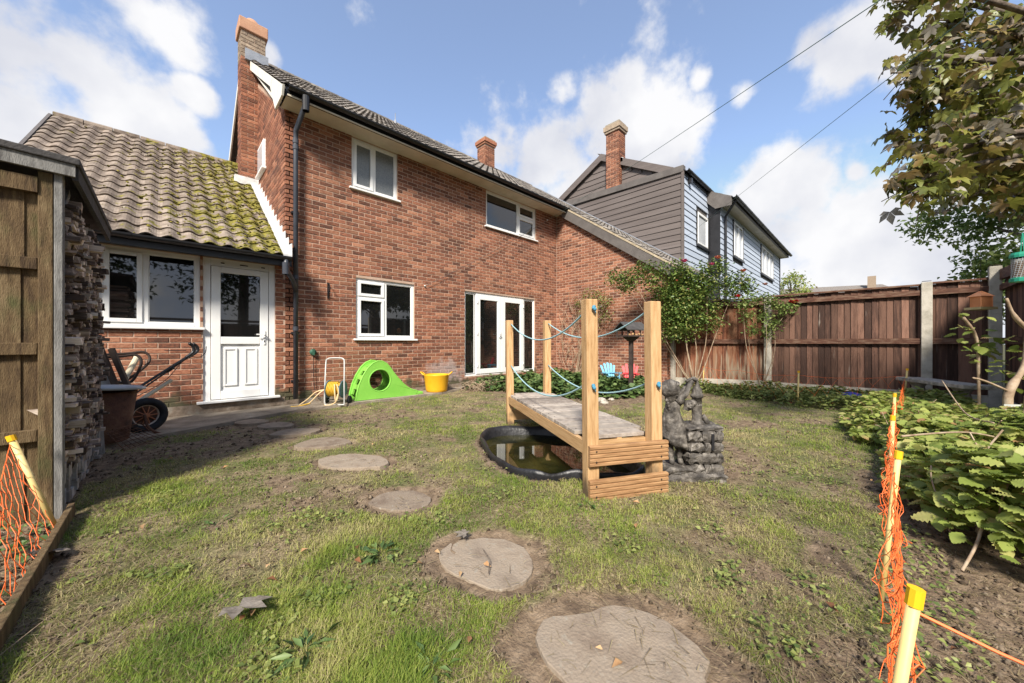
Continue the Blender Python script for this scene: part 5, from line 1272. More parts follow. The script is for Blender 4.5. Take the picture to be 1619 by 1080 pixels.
MB().bar(q(0, 0, 0), q(0, 0, 1.13), .07, .07, up=(1, 0, 0)).build('pole', M['darkwood'], bt)
m = MB(); m.v = [q(a*.045, b*.045, 1.08) for a, b in ((-1, -1), (1, -1), (1, 1), (-1, 1))]+[q(a*.13, b*.1, 1.17) for a, b in ((-1, -1), (1, -1), (1, 1), (-1, 1))]; m.f = [(0, 1, 5, 4), (1, 2, 6, 5), (2, 3, 7, 6), (3, 0, 4, 7), (4, 5, 6, 7), (3, 2, 1, 0)]; m.build('bracket', M['darkwood'], bt)
MB().prism([(-.24, -.17), (.24, -.17), (.24, .17), (-.24, .17)], lambda a, b: q(a, b, 1.17), lambda a, b: q(a, b, 1.195)).build('tray', M['darkwood'], bt)
for a in (-.22, -.09, .09, .22): MB().bar(q(a, -.15, 1.195), q(a, -.15, 1.32), .022, .022, up=(1, 0, 0)).build('roof_support', M['darkwood'], bt); MB().bar(q(a, .15, 1.195), q(a, .15, 1.32), .022, .022, up=(1, 0, 0)).build('roof_support', M['darkwood'], bt)
m = MB(); m.prism([(-.20, 1.31), (0, 1.46), (.20, 1.31), (.20, 1.29), (0, 1.44), (-.20, 1.29)], lambda a, b: q(-.27, a, b), lambda a, b: q(.27, a, b)); m.build('roof', M['felt'], bt)
for k in range(6): MB().bar(q(-.2+.08*k, -.155, 1.21), q(-.17+.08*k, -.155, 1.21+.02*(k % 2)), .02, .03).build('rail', M['pine'], bt)
# hanging wooden feeder
M['fwood'] = mat('orange_cedar', [(.60, .22, .09), (.75, .34, .16)], 6, .7, .3, 60)
M['fpale'] = mat('mossy_pale_wood', [(.42, .34, .16), (.55, .46, .26)], 9, .8)
c = Vector((7.40, -.96, 1.47)); hf = thing('hanging_bird_feeder', tuple(c), 'small orange wooden house shaped bird feeder hanging before the dark fence', 'bird feeder')
q2 = lambda a, b, z: tuple(c+SX*a+SY*b+Vector((0, 0, z)))
pq = lambda s0, s1, z0, z1: MB().prism([(-s0, -s0*.8), (s0, -s0*.8), (s0, s0*.8), (-s0, s0*.8)], lambda a, b: q2(a, b, z0), lambda a, b: q2(a*s1/s0, b*s1/s0, z1))
pq(.105, .105, 0, .03).build('tray', M['fpale'], hf); pq(.068, .068, .03, .165).build('feeder_body', M['fwood'], hf); pq(.092, .012, .165, .235).build('roof', M['fwood'], hf)
for s_ in (-1, 1): MB().bar(q2(s_*.072, .055, .03), q2(s_*.072, .055, .165), .012, .012, up=(1, 0, 0)).build('feeder_edge', M['fwood'], hf)
MB().tube([q2(0, 0, .23), q2(0, 0, 1.0)], .002, 4).build('cord', M['black'], hf)
# green mesh feeder
M['fgreen'] = mat('green_plastic', [(.02, .22, .14), (.03, .30, .19)], 4, .45)
c2 = Vector((3.80, -.65, 1.43)); gf = thing('mesh_bird_feeder', tuple(c2), 'green capped wire mesh bird feeder hanging at the right edge of the frame', 'bird feeder')
MB().lathe([(.001, .18), (.045, .18), (.05, .165), (.05, .15), (.045, .148)], c2, 16).build('cap', M['fgreen'], gf); MB().lathe([(.001, 0), (.05, 0), (.05, .02), (.04, .025)], c2, 16).build('base', M['fgreen'], gf)
m = MB()
for k in range(18): a = 2*pi*k/18; m.tube([tuple(c2+Vector((.042*cos(a), .042*sin(a), .02))), tuple(c2+Vector((.042*cos(a+.6), .042*sin(a+.6), .15)))], .0012, 4)
for k in range(10): m.tube([tuple(c2+Vector((.042*cos(2*pi*i/14), .042*sin(2*pi*i/14), .03+.012*k))) for i in range(14)], .0012, 4, closed=True)
m.build('wire_mesh', M['galv'], gf); MB().lathe([(.036, .02), (.036, .12)], c2, 12).build('seed', mat('bird_seed', [(.12, .07, .04), (.28, .18, .10)], 120, .9), gf)
MB().tube(smooth([tuple(c2+Vector((-.045, 0, .15))), tuple(c2+Vector((-.02, 0, .26))), tuple(c2+Vector((.0, 0, .30))), tuple(c2+Vector((.02, 0, .26))), tuple(c2+Vector((.045, 0, .15)))]), .003, 5).build('hanger', M['fgreen'], gf)
# stone bench
bh = thing('stone_bench', (8.5, -.75, 0), 'weathered concrete garden bench on two turned pedestals before the fence', 'bench')
M['bstone'] = mat('lichened_bench_stone', [(.22, .20, .17), (.42, .38, .32), (.60, .55, .47)], 18, .95, 1, 60)
a_, b__ = Vector((9.05, -.42, 0)), Vector((7.92, -1.02, 0)); dd = (b__-a_).normalized()
MB().bar(tuple(a_+Vector((0, 0, .44))), tuple(b__+Vector((0, 0, .44))), .34, .06).build('seat', M['bstone'], bh, bevel=.012)
for t_ in (.22, 1.02):
    p = a_+dd*t_; MB().lathe([(.12, -.02), (.12, .06), (.08, .09), (.065, .14), (.10, .24), (.07, .33), (.10, .38), (.12, .41)], p, 14).build('pedestal', M['bstone'], bh, smooth=True)
M['blueb'] = mat('blue_plastic', [(.03, .05, .32), (.05, .08, .42)], 4, .4)
tag(MB().lathe([(.001, .0), (.13, .0), (.16, .05), (.14, .09), (.06, .12), (.001, .125)], (8.6, .25, .06), 20, Euler((R(8), 0, 0)).to_matrix()).build('blue_bowl', M['blueb'], smooth=True), 'upturned blue plastic bowl lying in the weeds in front of the fence', 'bowl')
pl = thing('plant_pot_label', (6.0, -.95, .3), 'green and grey picture card stuck among stems under the bench end', 'plant card')
M['card'] = mat('grey_card', [(.34, .36, .33), (.46, .47, .43)], 5, .6); M['cardg'] = mat('dark_green_print', [(.01, .05, .03), (.04, .16, .09)], 30, .5)
pcx = Vector((5.6, -.92, .22)); MB().rbox(tuple(pcx+Vector((0, 0, .12))), (.13, .008, .28), (R(-8), 0, R(-60))).build('card', M['card'], pl)
MB().rbox(tuple(pcx+Vector((-.012, .008, .08))), (.11, .004, .16), (R(-8), 0, R(-60))).build('printed_panel', M['cardg'], pl); MB().bar(tuple(pcx+Vector((0, 0, -.25))), tuple(pcx), .01, .01, up=(1, 0, 0)).build('stake', M['white'], pl)

# ================================================================ ORANGE NETTING AND CANES
M['net'] = mat('orange_netting', [(.80, .12, .025), (.90, .20, .05)], 6, .55)
M['cane'] = mat('yellow_cane', [(.62, .45, .14), (.76, .60, .28)], 5, .5); M['canecap'] = mat('yellow_cap', [(.80, .42, .01), (.85, .50, .02)], 5, .5)
def net(path, h, cell, name, label, r=.0022, seed=1, slump=.5, wide=.02, jit=.22, base=None):
    """netting hung along path; loose, sagging diamonds"""
    rn = random.Random(seed); P = [Vector(p) for p in path]; seg = []; L = 0
    for a, b in zip(P[:-1], P[1:]): seg.append((L, (b-a).length, a, b)); L += (b-a).length
    nu = int(L/cell); nv = max(3, int(h/cell*.8)); grid = {}
    def at(s):
        for l0, l, a, b in seg:
            if s <= l0+l+1e-6: return a+(b-a)*((s-l0)/l), (b-a).normalized()
        return P[-1], (P[-1]-P[-2]).normalized()
    def at2(s):
        for (l0, l, a, b), c0, c1 in zip(seg, base[:-1], base[1:]):
            if s <= l0+l+1e-6: return Vector(c0).lerp(Vector(c1), (s-l0)/l)
        return Vector(base[-1])
    for i in range(nu+1):
        s = L*i/nu; p, d = at(s); nn = Vector((-d.y, d.x, 0)); 
        near = min([abs(s-l0) for l0, _, _, _ in seg]+[abs(s-L)]); dip = min(near, .5)/.5
        pb = at2(s) if base else p
        for j in range(nv+1):
            v = j/nv; z = h*(1-v)*(1-.16*dip*slump)+(.01 if v > .99 else 0); off = wide*rn.gauss(0, 1)*(.25+v)+wide*1.2*sin(s*5+v*3)*v
            grid[i, j] = p.lerp(Vector((pb.x, pb.y, p.z)), v)+nn*off+d*rn.gauss(0, cell*jit)*(j > 0)+Vector((0, 0, max(.005, z+rn.gauss(0, cell*jit*.7)*(0 < j)+P[0].z)))
    m = MB()
    for i in range(nu):
        a, b = grid[i, 0], grid[i+1, 0]; m.tube([a, (a+b)/2-Vector((0, 0, .004)), b], r*1.5, 5, cap=False)
        for j in range(nv):
            if (i+j) % 2: a, b = grid[i, j], grid[i+1, j+1]
            else: a, b = grid[i+1, j], grid[i, j+1]
            mid = (a+b)/2+Vector((rn.gauss(0, cell*.12), rn.gauss(0, cell*.12), -.006)); m.tube([a, mid, b], r, 4, cap=False)
            if r > .0015 and rn.random() < .5: m.lathe([(.001, -r*2), (r*2.1, 0), (.001, r*2)], b, 5)
    o = m.build(name, M['net'], fix=False); return tag(o, label, 'netting')
def cane(p, q, label, r=.0095):
    t = thing('cane', (p[0], p[1], 0), label, 'garden stake', 'yellow stakes holding the orange netting'); q = Vector(q); p = Vector(p)
    MB().tube([p, q], r, 10).build('stick', M['cane'], t, smooth=True); d = (q-p).normalized()
    MB().tube([q-d*.028, q+d*.004], r*1.3, 10).build('cap', M['canecap'], t); return t
cane((.93, .02, -.05), (.975, -.055, .60), 'yellow capped stake nearest the camera at the bottom right')
cane((2.10, -.02, -.05), (2.16, -.075, .60), 'yellow stake second from the camera on the right hand netting, wrapped in orange mesh', .010)
cane((3.32, -.07, -.05), (3.34, -.09, .58), 'yellow stake third from the camera on the right hand netting', .010)
cane((4.55, -.12, -.05), (4.60, -.135, .60), 'yellow stake fourth from the camera, where the netting meets the brambles', .010)
cane((7.66, .89, -.05), (7.67, .88, .57), 'upright pale stake before the dark fence between the grass and the weeds', .013)
cane((8.75, -.36, -.05), (8.78, -.40, .62), 'short yellow stake left of the stone bench', .013)
cane((8.85, 2.75, -.05), (8.86, 2.72, .50), 'orange tinged stake at the foot of the rose bush by the reddish fence', .012)
cane((-.43, 3.22, -.02), (-.60, 3.30, .54), 'leaning yellow capped stake in front of the log store', .014)
net([(.975, -.04, 0), (2.15, -.06, 0), (3.33, -.08, 0), (4.6, -.13, 0)], .52, .042, 'netting', 'orange plastic netting running away from the camera along the brambles', r=.0013, seed=3, wide=.022, jit=.16)
net([(4.6, -.13, 0), (6.6, -.25, 0), (8.75, -.36, 0)], .45, .10, 'netting', 'far stretch of orange netting between the lawn and the bramble bed', r=.0014, seed=5, wide=.02)
net([(8.75, -.36, 0), (7.66, .89, 0), (8.2, 1.9, 0), (8.85, 2.75, 0)], .50, .11, 'netting', 'sagging orange netting across the weeds in front of the fence', r=.0016, seed=6)
net([(.975, -.055, 0), (.99, -.55, 0), (1.0, -1.3, 0)], .56, .17, 'netting', 'coarse orange netting cords leaving the frame at the bottom right', r=.0020, seed=8, wide=.02, slump=1)
net([(-.60, 3.30, 0), (-.47, 2.3, 0), (-.48, 1.2, 0), (-.48, .6, 0)], .50, .055, 'netting', 'orange netting at the left edge strung from the leaning yellow stake', r=.0014, seed=9, base=[(-.43, 3.22, 0), (-.42, 2.3, 0), (-.43, 1.2, 0), (-.43, .6, 0)], wide=.004, slump=1.0, jit=.10)

# ================================================================ LINES OVERHEAD
M['line'] = mat('green_washing_line', [(.04, .10, .09), (.07, .16, .14)], 40, .6); M['wire'] = mat('dark_wire', [(.05, .05, .055), (.08, .08, .085)], 9, .6)
def line(a, b, sag, r, nm, lab, m='line'):
    a, b = Vector(a), Vector(b); pts = [a+(b-a)*t-Vector((0, 0, sag*4*t*(1-t))) for t in [i/30 for i in range(31)]]
    tag(MB().tube(pts, r, 6).build(nm, M[m], smooth=True), lab, 'line')
line((8.11, 6.74, 4.69), (1.67, -.55, 2.32), .03, .0020, 'washing_line', 'green washing line from the white wall hook up across the open sky')
line((8.11, 6.74, 4.69), (4.02, 6.75, 2.28), .05, .004, 'washing_line', 'pale end of washing line slanting down the brick wall to the small hook', 'wire')
line((11.58, 4.15, 4.3), (1.9, -.76, 2.46), .0, .0020, 'washing_line', 'green washing line passing the edge of the chestnut leaves at the top right')
tag(MB().lathe([(.001, -.02), (.02, -.015), (.02, .01), (.001, .02)], (8.11, 6.76, 4.69), 10).build('line_hook', M['white'], smooth=True), 'white line hook in the brick wall near the inner corner', 'hook')
tag(MB().lathe([(.001, -.02), (.02, -.015), (.02, .01), (.001, .02)], (4.02, 6.78, 2.28), 10).build('line_hook', M['alu'], smooth=True), 'small metal line hook in the brick wall right of the lower window', 'hook')
# ================================================================ VEGETATION
def leafmat(name, ramp, trans=.35, rough=.5, spec=.35):
    m = bpy.data.materials.new(name); m.use_nodes = True; n = m.node_tree.nodes; l = m.node_tree.links; b = n['Principled BSDF']
    g = n.new('ShaderNodeNewGeometry'); oi = n.new('ShaderNodeObjectInfo'); a = n.new('ShaderNodeMath'); a.operation = 'ADD'
    l.new(g.outputs['Random Per Island'], a.inputs[0]); l.new(oi.outputs['Random'], a.inputs[1]); f = n.new('ShaderNodeMath'); f.operation = 'FRACT'; l.new(a.outputs[0], f.inputs[0])
    no = n.new('ShaderNodeTexNoise'); no.inputs['Scale'].default_value = 14; no.inputs['Detail'].default_value = 4; l.new(g.outputs['Position'], no.inputs['Vector'])
    k = n.new('ShaderNodeMath'); k.operation = 'MULTIPLY_ADD'; l.new(no.outputs['Fac'], k.inputs[0]); k.inputs[1].default_value = .5; k.inputs[2].default_value = -.25
    s = n.new('ShaderNodeMath'); s.operation = 'ADD'; s.use_clamp = True; l.new(f.outputs[0], s.inputs[0]); l.new(k.outputs[0], s.inputs[1])
    rp = n.new('ShaderNodeValToRGB'); e = rp.color_ramp.elements
    while len(e) < len(ramp): e.new(.5)
    for i, (p, c) in enumerate(ramp): e[i].position = p; e[i].color = (*c, 1)
    l.new(s.outputs[0], rp.inputs['Fac']); l.new(rp.outputs[0], b.inputs['Base Color']); b.inputs['Roughness'].default_value = rough; b.inputs['Specular IOR Level'].default_value = spec
    tr = n.new('ShaderNodeBsdfTranslucent'); l.new(rp.outputs[0], tr.inputs['Color']); mx = n.new('ShaderNodeMixShader'); mx.inputs[0].default_value = trans
    l.new(b.outputs[0], mx.inputs[1]); l.new(tr.outputs[0], mx.inputs[2]); l.new(mx.outputs[0], n['Material Output'].inputs['Surface']); return m
M['bramble'] = leafmat('bramble_leaf', [(0, (.17, .23, .05)), (.35, (.29, .36, .08)), (.7, (.42, .46, .13)), (.93, (.46, .44, .16)), (1, (.45, .27, .13))], trans=.42)
M['chestnut'] = leafmat('chestnut_leaf', [(0, (.08, .095, .02)), (.3, (.17, .19, .035)), (.55, (.24, .23, .05)), (.74, (.27, .18, .07)), (.90, (.22, .19, .14)), (1, (.33, .30, .25))], trans=.3, rough=.45, spec=.5)
M['roseleaf'] = leafmat('rose_leaf', [(0, (.06, .11, .025)), (.5, (.12, .19, .04)), (.85, (.22, .28, .06)), (1, (.34, .27, .10))], trans=.25, spec=.5)
M['bedleaf'] = leafmat('bed_leaf', [(0, (.04, .08, .025)), (.5, (.09, .15, .04)), (1, (.20, .27, .09))], trans=.2, spec=.5)
M['weed'] = leafmat('weed_leaf', [(0, (.09, .13, .035)), (.5, (.18, .22, .055)), (1, (.32, .34, .11))], trans=.25)
M['dark_tree'] = leafmat('dark_tree_leaf', [(0, (.02, .035, .012)), (.5, (.04, .065, .02)), (1, (.09, .12, .03))])
M['conifer'] = leafmat('light_tree_leaf', [(0, (.09, .15, .04)), (.5, (.17, .24, .06)), (1, (.30, .34, .11))])
M['bark'] = mat('bark', [(.06, .045, .035), (.14, .11, .085), (.24, .20, .16)], 14, .95, .8, 50)
M['stem'] = mat('pale_stem', [(.20, .13, .08), (.34, .25, .17), (.44, .36, .26)], 12, .8, .3, 50)
# leaf templates: (verts, quads/tris) in local space, x across, y along, z up; unit length
def T_simple(w=.5, fold=.12):
    return np.array([(0, 0, 0), (-w/2, .4, fold), (0, .45, 0), (w/2, .4, fold), (0, 1, -.08)]), np.array([(0, 2, 1, 1), (0, 3, 2, 2), (1, 2, 4, 4), (2, 3, 4, 4)])
def T_broad():
    """broad pleated, toothed leaf with drooping tip"""
    V = [(0, 0, 0)]; F = []; ys = [.12, .28, .44, .60, .76, .90]; ws = [.26, .42, .46, .38, .26, .12]; k = len(ys)
    for i, y in enumerate(ys): V.append((0, y, .02-.16*y*y))
    V.append((0, 1.02, -.17))
    for s in (-1, 1):
        b = len(V)
        for i, (y, w) in enumerate(zip(ys, ws)):        # a tooth (out, forward) and a notch per vein
            V.append((s*w, y+.06, .05-.16*y*y-.02)); V.append((s*w*.80, y+.13, .09-.16*y*y))
        for i in range(k):
            m0 = 1+i; m1 = 2+i; t0 = b+2*i; n0 = t0+1; tp = b+2*(i+1) if i < k-1 else k+1
            F += [(m0, t0, n0, m1) if s < 0 else (m0, m1, n0, t0)]
            if i < k-1: F += [(m1, n0, tp, tp) if s < 0 else (m1, tp, n0, n0)]
        F += [(0, b, 1, 1) if s < 0 else (0, 1, b, b)]
    return np.array(V), np.array(F)
    L = [(-.30, .10, .02), (-.44, .36, .06), (-.37, .62, .03), (-.16, .86, -.05)]; Rr = [(-x, y, z) for x, y, z in L]
    V = np.array(V+L+Rr); F = [(0, 1, 5, 4), (1, 2, 6, 5), (2, 3, 7, 6), (0, 8, 9, 1), (1, 9, 10, 2), (2, 10, 11, 3)]; return V, np.array(F)
def T_lobed():
    """five-lobed leaf, each lobe folded"""
    V = [(0, 0, 0)]; F = []
    for a, l, w in ((-95, .55, .17), (-48, .82, .20), (0, 1, .22), (48, .82, .20), (95, .55, .17)):
        a = R(a); d = np.array([sin(a), cos(a)]); s = np.array([cos(a), -sin(a)]); i = len(V)
        p1, p2, p3 = d*l*.55-s*w, d*l*.58, d*l*.55+s*w; tip = d*l
        V += [(p1[0], p1[1], .03), (p2[0], p2[1], -.02), (p3[0], p3[1], .03), (tip[0], tip[1], -.16*l)]
        F += [(0, i+1, i, i), (0, i+2, i+1, i+1), (i, i+1, i+3, i+3), (i+1, i+2, i+3, i+3)]
    return np.array(V), np.array(F)
def tri(F):
    out = []
    for f in F:
        out.append((f[0], f[1], f[2]))
        if f[3] != f[2]: out.append((f[0], f[2], f[3]))
    return np.array(out)
def rotm(yaw, pitch, roll):
    cy, sy, cp, sp, cr, sr = np.cos(yaw), np.sin(yaw), np.cos(pitch), np.sin(pitch), np.cos(roll), np.sin(roll); o = np.zeros_like(cy); i = np.ones_like(cy)
    Z = np.stack([np.stack([cy, -sy, o], -1), np.stack([sy, cy, o], -1), np.stack([o, o, i], -1)], -2)
    X = np.stack([np.stack([i, o, o], -1), np.stack([o, cp, -sp], -1), np.stack([o, sp, cp], -1)], -2)
    Yy = np.stack([np.stack([cr, o, sr], -1), np.stack([o, i, o], -1), np.stack([-sr, o, cr], -1)], -2)
    return Z @ X @ Yy
def leaves(name, P, size, yaw, pitch, roll, T, m, parent=None):
    V0, F0 = T; F0 = tri(F0); Rm = rotm(yaw, pitch, roll); n = len(P); org = P.mean(0)
    V = np.einsum('nij,kj->nki', Rm, V0)*size[:, None, None]+(P-org)[:, None]
    F = F0[None]+(np.arange(n)*len(V0))[:, None, None]
    o = bpy.data.objects.new(name, npmesh(name, V.reshape(-1, 3), F.reshape(-1, 3), m)); COL.objects.link(o); o.parent = parent; o.location = Vector(org)-wl(parent); o['kind'] = 'stuff'; return o
def leaf_pieces(name, P, size, yaw, pitch, roll, T, m, parent, k=0):
    V0, F0 = T; me = npmesh(name, V0, tri(F0), m)
    Rm = rotm(yaw, pitch, roll)
    for i in range(len(P)): piece(me, name, parent, P[i], Matrix(Rm[i].tolist()), (size[i],)*3)
def split_leaves(name, P, size, yaw, pitch, roll, T, m, parent, limit=300, stuffname='foliage'):
    z = .7005*P[:, 0]+.7137*P[:, 1]; r = .7137*P[:, 0]-.7005*P[:, 1]; u = 809.5+560*r/np.maximum(z, .01); v = 542-560*(P[:, 2]-1.05)/np.maximum(z, .01)
    vis = (z > .2) & (u > 0) & (u < 1619) & (v > 0) & (v < 1080); sc = np.where(vis, size/np.maximum(z, .2), 0); od = np.argsort(-sc); a = od[:limit]; a = a[sc[a] > 0]; b = np.setdiff1d(od, a)
    leaf_pieces(name, P[a], size[a], yaw[a], pitch[a], roll[a], T, m, parent)
    if len(b): leaves(stuffname, P[b], size[b], yaw[b], pitch[b], roll[b], T, m, parent)
U = lambda a, b, n: rng.uniform(a, b, n)
def cluster(C, rad, k):
    C = np.repeat(np.array(C), k, 0); n = len(C); d = rng.normal(0, 1, (n, 3)); d /= np.linalg.norm(d, axis=1)[:, None]; return C+d*(rng.random(n)**.5)[:, None]*rad*U(.7, 1.15, n)[:, None]
# ---- overhanging chestnut
CH = [(4.49, -0.259, 3.909), (5.132, -0.413, 3.89), (4.717, -0.272, 3.449), (5.139, -0.336, 3.342), (5.142, -0.297, 3.03), (4.284, -0.265, 2.445), (4.228, -0.304, 2.265), (5.721, -0.543, 2.679), (4.878, -0.598, 2.502), (4.98, -0.74, 2.402), (6.539, -1.093, 2.596), (5.171, -0.564, 3.994), (5.998, -0.815, 4.166), (5.5, -0.886, 3.937), (5.46, -0.595, 3.673), (4.792, -0.682, 3.162), (5.85, -0.978, 3.612), (5.769, -0.548, 3.475), (5.393, -0.697, 3.112), (6.012, -0.968, 3.263), (5.437, -0.516, 2.967), (4.59, -0.624, 2.564), (6.074, -1.015, 2.891), (5.892, -1.089, 3.933), (5.407, -1.061, 3.171), (4.871, -0.956, 2.494), (6.699, -1.461, 3.605), (5.048, -0.443, 3.477), (5.3, -.9, 2.75), (5.7, -1.2, 2.55), (4.75, -.5, 2.75), (5.0, -.8, 2.9), (5.9, -1.25, 2.8)]
tree = thing('chestnut_tree', (7.3, -3.2, 0), 'broad leaved tree with browning drooping leaves overhanging the top right corner', 'tree')
TC = Vector((7.3, -3.2, 0)); MB().tube(smooth([TC-Vector((0, 0, .2)), TC+Vector((.05, 0, 1.2)), TC+Vector((-.05, .1, 2.6)), TC+Vector((0, .2, 4.2))], 5), [.24]*4+[.2]*6+[.16]*5+[.1], 12).build('trunk', M['bark'], tree, smooth=True)
for i, c in enumerate(CH):
    c = Vector(c); b0 = TC+Vector((0, .1, 2.2+.06*(i % 20))); mid = (b0+c)/2+Vector((random.uniform(-.2, .2), random.uniform(-.2, .2), .35))
    pts = smooth([b0, mid, c+Vector((.1, -.1, .12)), c, c+(c-mid).normalized()*.22-Vector((0, 0, .05))], 4)
    MB().tube(pts, [.035-.030*k/(len(pts)-1) for k in range(len(pts))], 6).build('limb', M['bark'], tree, smooth=True)
for c in CH:
    c = Vector(c)
    for k in range(4):
        d_ = Vector((random.gauss(0, 1), random.gauss(0, 1), random.gauss(-.3, .7))).normalized()*.26; MB().tube(smooth([c, c+d_*.5+Vector((0, 0, .03)), c+d_], 3), [.006]*3+[.0035]*4, 5).build('twig', M['bark'], tree)
P = cluster(CH, .26, 60); n = len(P)
extra = [(random.uniform(6.6, 11), random.uniform(-6.8, -3.7), random.uniform(3.2, 7.0)) for _ in range(60)]
split_leaves('leaf', P, U(.075, .125, n), U(0, 2*pi, n), U(-1.25, -.25, n), rng.normal(0, .5, n), T_lobed(), M['chestnut'], tree, 300)
P = cluster(extra, .7, 130); n = len(P); leaves('foliage', P, U(.16, .26, n), U(0, 2*pi, n), U(-1.2, .1, n), rng.normal(0, .5, n), T_lobed(), M['chestnut'], tree)
YL = [(4.45, -.12, 4.05), (4.42, -.1, 3.75), (4.6, -.2, 4.15), (5.35, -.75, 3.4)]
P = cluster(YL, .13, 26); n = len(P); leaves('young_leaves', P, U(.05, .08, n), U(0, 2*pi, n), U(-.9, .3, n), rng.normal(0, .5, n), T_simple(), M['weed'], tree)
for q_ in ((5.05, -.62, 2.85), (5.2, -.75, 2.62)): MB().lathe([(.001, -.022), (.018, -.012), (.022, .003), (.012, .02), (.001, .024)], q_, 10).build('seed_pod', M['cane'], tree, smooth=True)
# ---- other trees
def ctree(name, x, y, h, r, m, label, n=5000, ls=.2, flat=1.0, zc=None):
    t = thing(name, (x, y, 0), label, 'tree'); zc = zc or h-r*flat
    MB().tube([(x, y, -.2), (x+.1, y, zc*.6), (x, y, zc)], [.05*h*.5, .04*h*.5, .015*h], 9).build('trunk', M['bark'], t)
    cs = []
    for k in range(42):
        d = Vector((random.gauss(0, 1), random.gauss(0, 1), random.gauss(0, 1))).normalized()*random.uniform(.45, 1)*r; c = (x+d.x, y+d.y, zc+d.z*flat); cs.append(c)
        if k % 3 == 0: MB().tube([(x, y, zc-.3*r), c], [.012*h, .004*h], 5).build('limb', M['bark'], t)
    P = cluster(cs, r*.34, n//42); n = len(P); leaves('crown', P, U(ls*.6, ls*1.2, n), U(0, 2*pi, n), U(-1.2, .6, n), rng.normal(0, .6, n), T_simple(.6), m, t)
ctree('pine_tree', 24.3, -5.3, 9.6, 3.5, M['conifer'], 'feathery green tree beyond the fence at the right edge', 26000, .24, 1.15)
ctree('garden_tree', 39, 4.9, 7.1, 1.7, M['bramble'], 'small pale green treetop beside the blue clad house end', 1500, .26)
for x, y, h, r, lab in ((3.6, -15, 13.0, 4.6, 'tall dark tree behind the camera, seen only in the window reflections'), (10, -10, 11, 4.2, 'large dark tree behind the side fence, seen only mirrored in the patio doors'), (15, -7, 9, 3.4, 'dark tree behind the far end of the side fence, seen only in reflections'), (-2.5, -15, 12, 4.2, 'dark tree far behind the camera to the left, mirrored in the white door glass')):
    ctree('dark_tree', x, y, h, r, M['dark_tree'], lab, 6000, .36)
# distant rooftop
dh = thing('distant_house', (62, 2, 0), 'distant tiled roof with a small chimney showing over the fence top', 'house')
MB().prism([(57, 0), (72, 0), (72, 7.0), (57, 7.0)], lambda a, b: (a+.0, 8.6-(a-57)*1.1, b), lambda a, b: (a+6, 13-(a-57)*1.1, b)).build('wall', M['mortar_old'], dh)
MB().quad((56.5, 8.6, 6.6), (67, -3.2, 7.2), (69.5, -.9, 9.0), (59.5, 10.5, 8.4)).quad((59.5, 10.5, 8.4), (69.5, -.9, 9.0), (75, 4, 6.8), (65, 15, 6.4)).build('roof', M['tile_dark'], dh)
MB().box(66.2, 66.9, -.3, .5, 8.2, 9.8).build('chimney', M['brick_old'], dh)
# ---- roses
def bush(name, label, base, crown, nper, rad, ls, m, flowers=(), thick=.014, cat='rose bush', stemto=1):
    t = thing(name, base, label, cat); b = Vector(base)
    for i, c in enumerate(crown):
        if i % stemto: continue
        c = Vector(c); mid = b+(c-b)*.45+Vector((random.uniform(-.15, .15), random.uniform(-.15, .15), random.uniform(.0, .25)))
        pts = smooth([b+Vector((random.uniform(-.04, .04), random.uniform(-.04, .04), 0)), b+(mid-b)*.4+Vector((random.uniform(-.05, .05),)*3), mid, c], 4)
        MB().tube(pts, [thick*(1-.75*k/(len(pts)-1)) for k in range(len(pts))], 6).build('stem', M['stem'], t, smooth=True)
    P = cluster(crown, rad, nper); n = len(P)
    leaves('foliage', P, U(ls*.7, ls*1.3, n), U(0, 2*pi, n), U(-.9, .5, n), rng.normal(0, .5, n), T_simple(.62), m, t)
    for j, (c, col, s) in enumerate(flowers):
        f = MB()
        for ring_, (nn, rr, tilt) in enumerate(((5, 1.0, .5), (5, .75, .9), (4, .45, 1.2))):
            for k in range(nn):
                a = 2*pi*k/nn+ring_*.6; q = Euler((0, -tilt, a)).to_matrix(); o = Vector(c)
                pts = [(0, -.25, 0), (.6, -.45, .05), (1.0, -.15, .16), (1.0, .15, .16), (.6, .45, .05), (0, .25, 0)]
                f.quad(*[tuple(o+q @ Vector(p)*s*rr) for p in pts])
        f.build('bloom', M[col], t, fix=False)
    return t
for nm, c in (('fpink', (.80, .18, .38)), ('fcoral', (.80, .30, .20)), ('fred', (.75, .03, .04)), ('fpale', (.72, .42, .40)), ('fwhite', (.85, .84, .78))): M[nm+'_'] = mat(nm, [tuple(x*.85 for x in c), c], 30, .6)
RC = [(7.641, 3.851, 2.525), (7.847, 3.648, 2.742), (8.105, 3.395, 2.67), (8.157, 3.344, 2.236), (8.415, 3.091, 2.742), (8.415, 3.091, 2.308), (8.45, 3.04, 1.802), (8.415, 3.091, 1.368), (8.26, 3.243, 1.657), (8.55, 2.888, 2.525), (8.6, 2.787, 2.091), (8.6, 2.787, 1.585), (8.75, 2.635, 2.67), (8.75, 2.584, 2.236), (8.8, 2.534, 1.802), (8.85, 2.432, 2.75), (8.95, 2.331, 2.455), (9.0, 2.23, 2.15), (9.15, 2.128, 2.405), (9.25, 1.976, 2.30), (8.157, 3.344, 1.368), (8.75, 2.534, 1.5), (7.95, 3.547, 2.453), (7.383, 4.104, 2.525), (7.537, 3.952, 2.381), (8.312, 3.192, 2.091), (8.57, 2.939, 1.368), (8.2, 3.2, 1.95), (8.3, 3.1, 2.55), (8.66, 2.7, 2.4), (8.5, 2.95, 1.95)]
RC += [(8.42+random.gauss(0, .22), 3.02+random.gauss(0, .22), 2.0+random.gauss(0, .33)) for _ in range(16)]
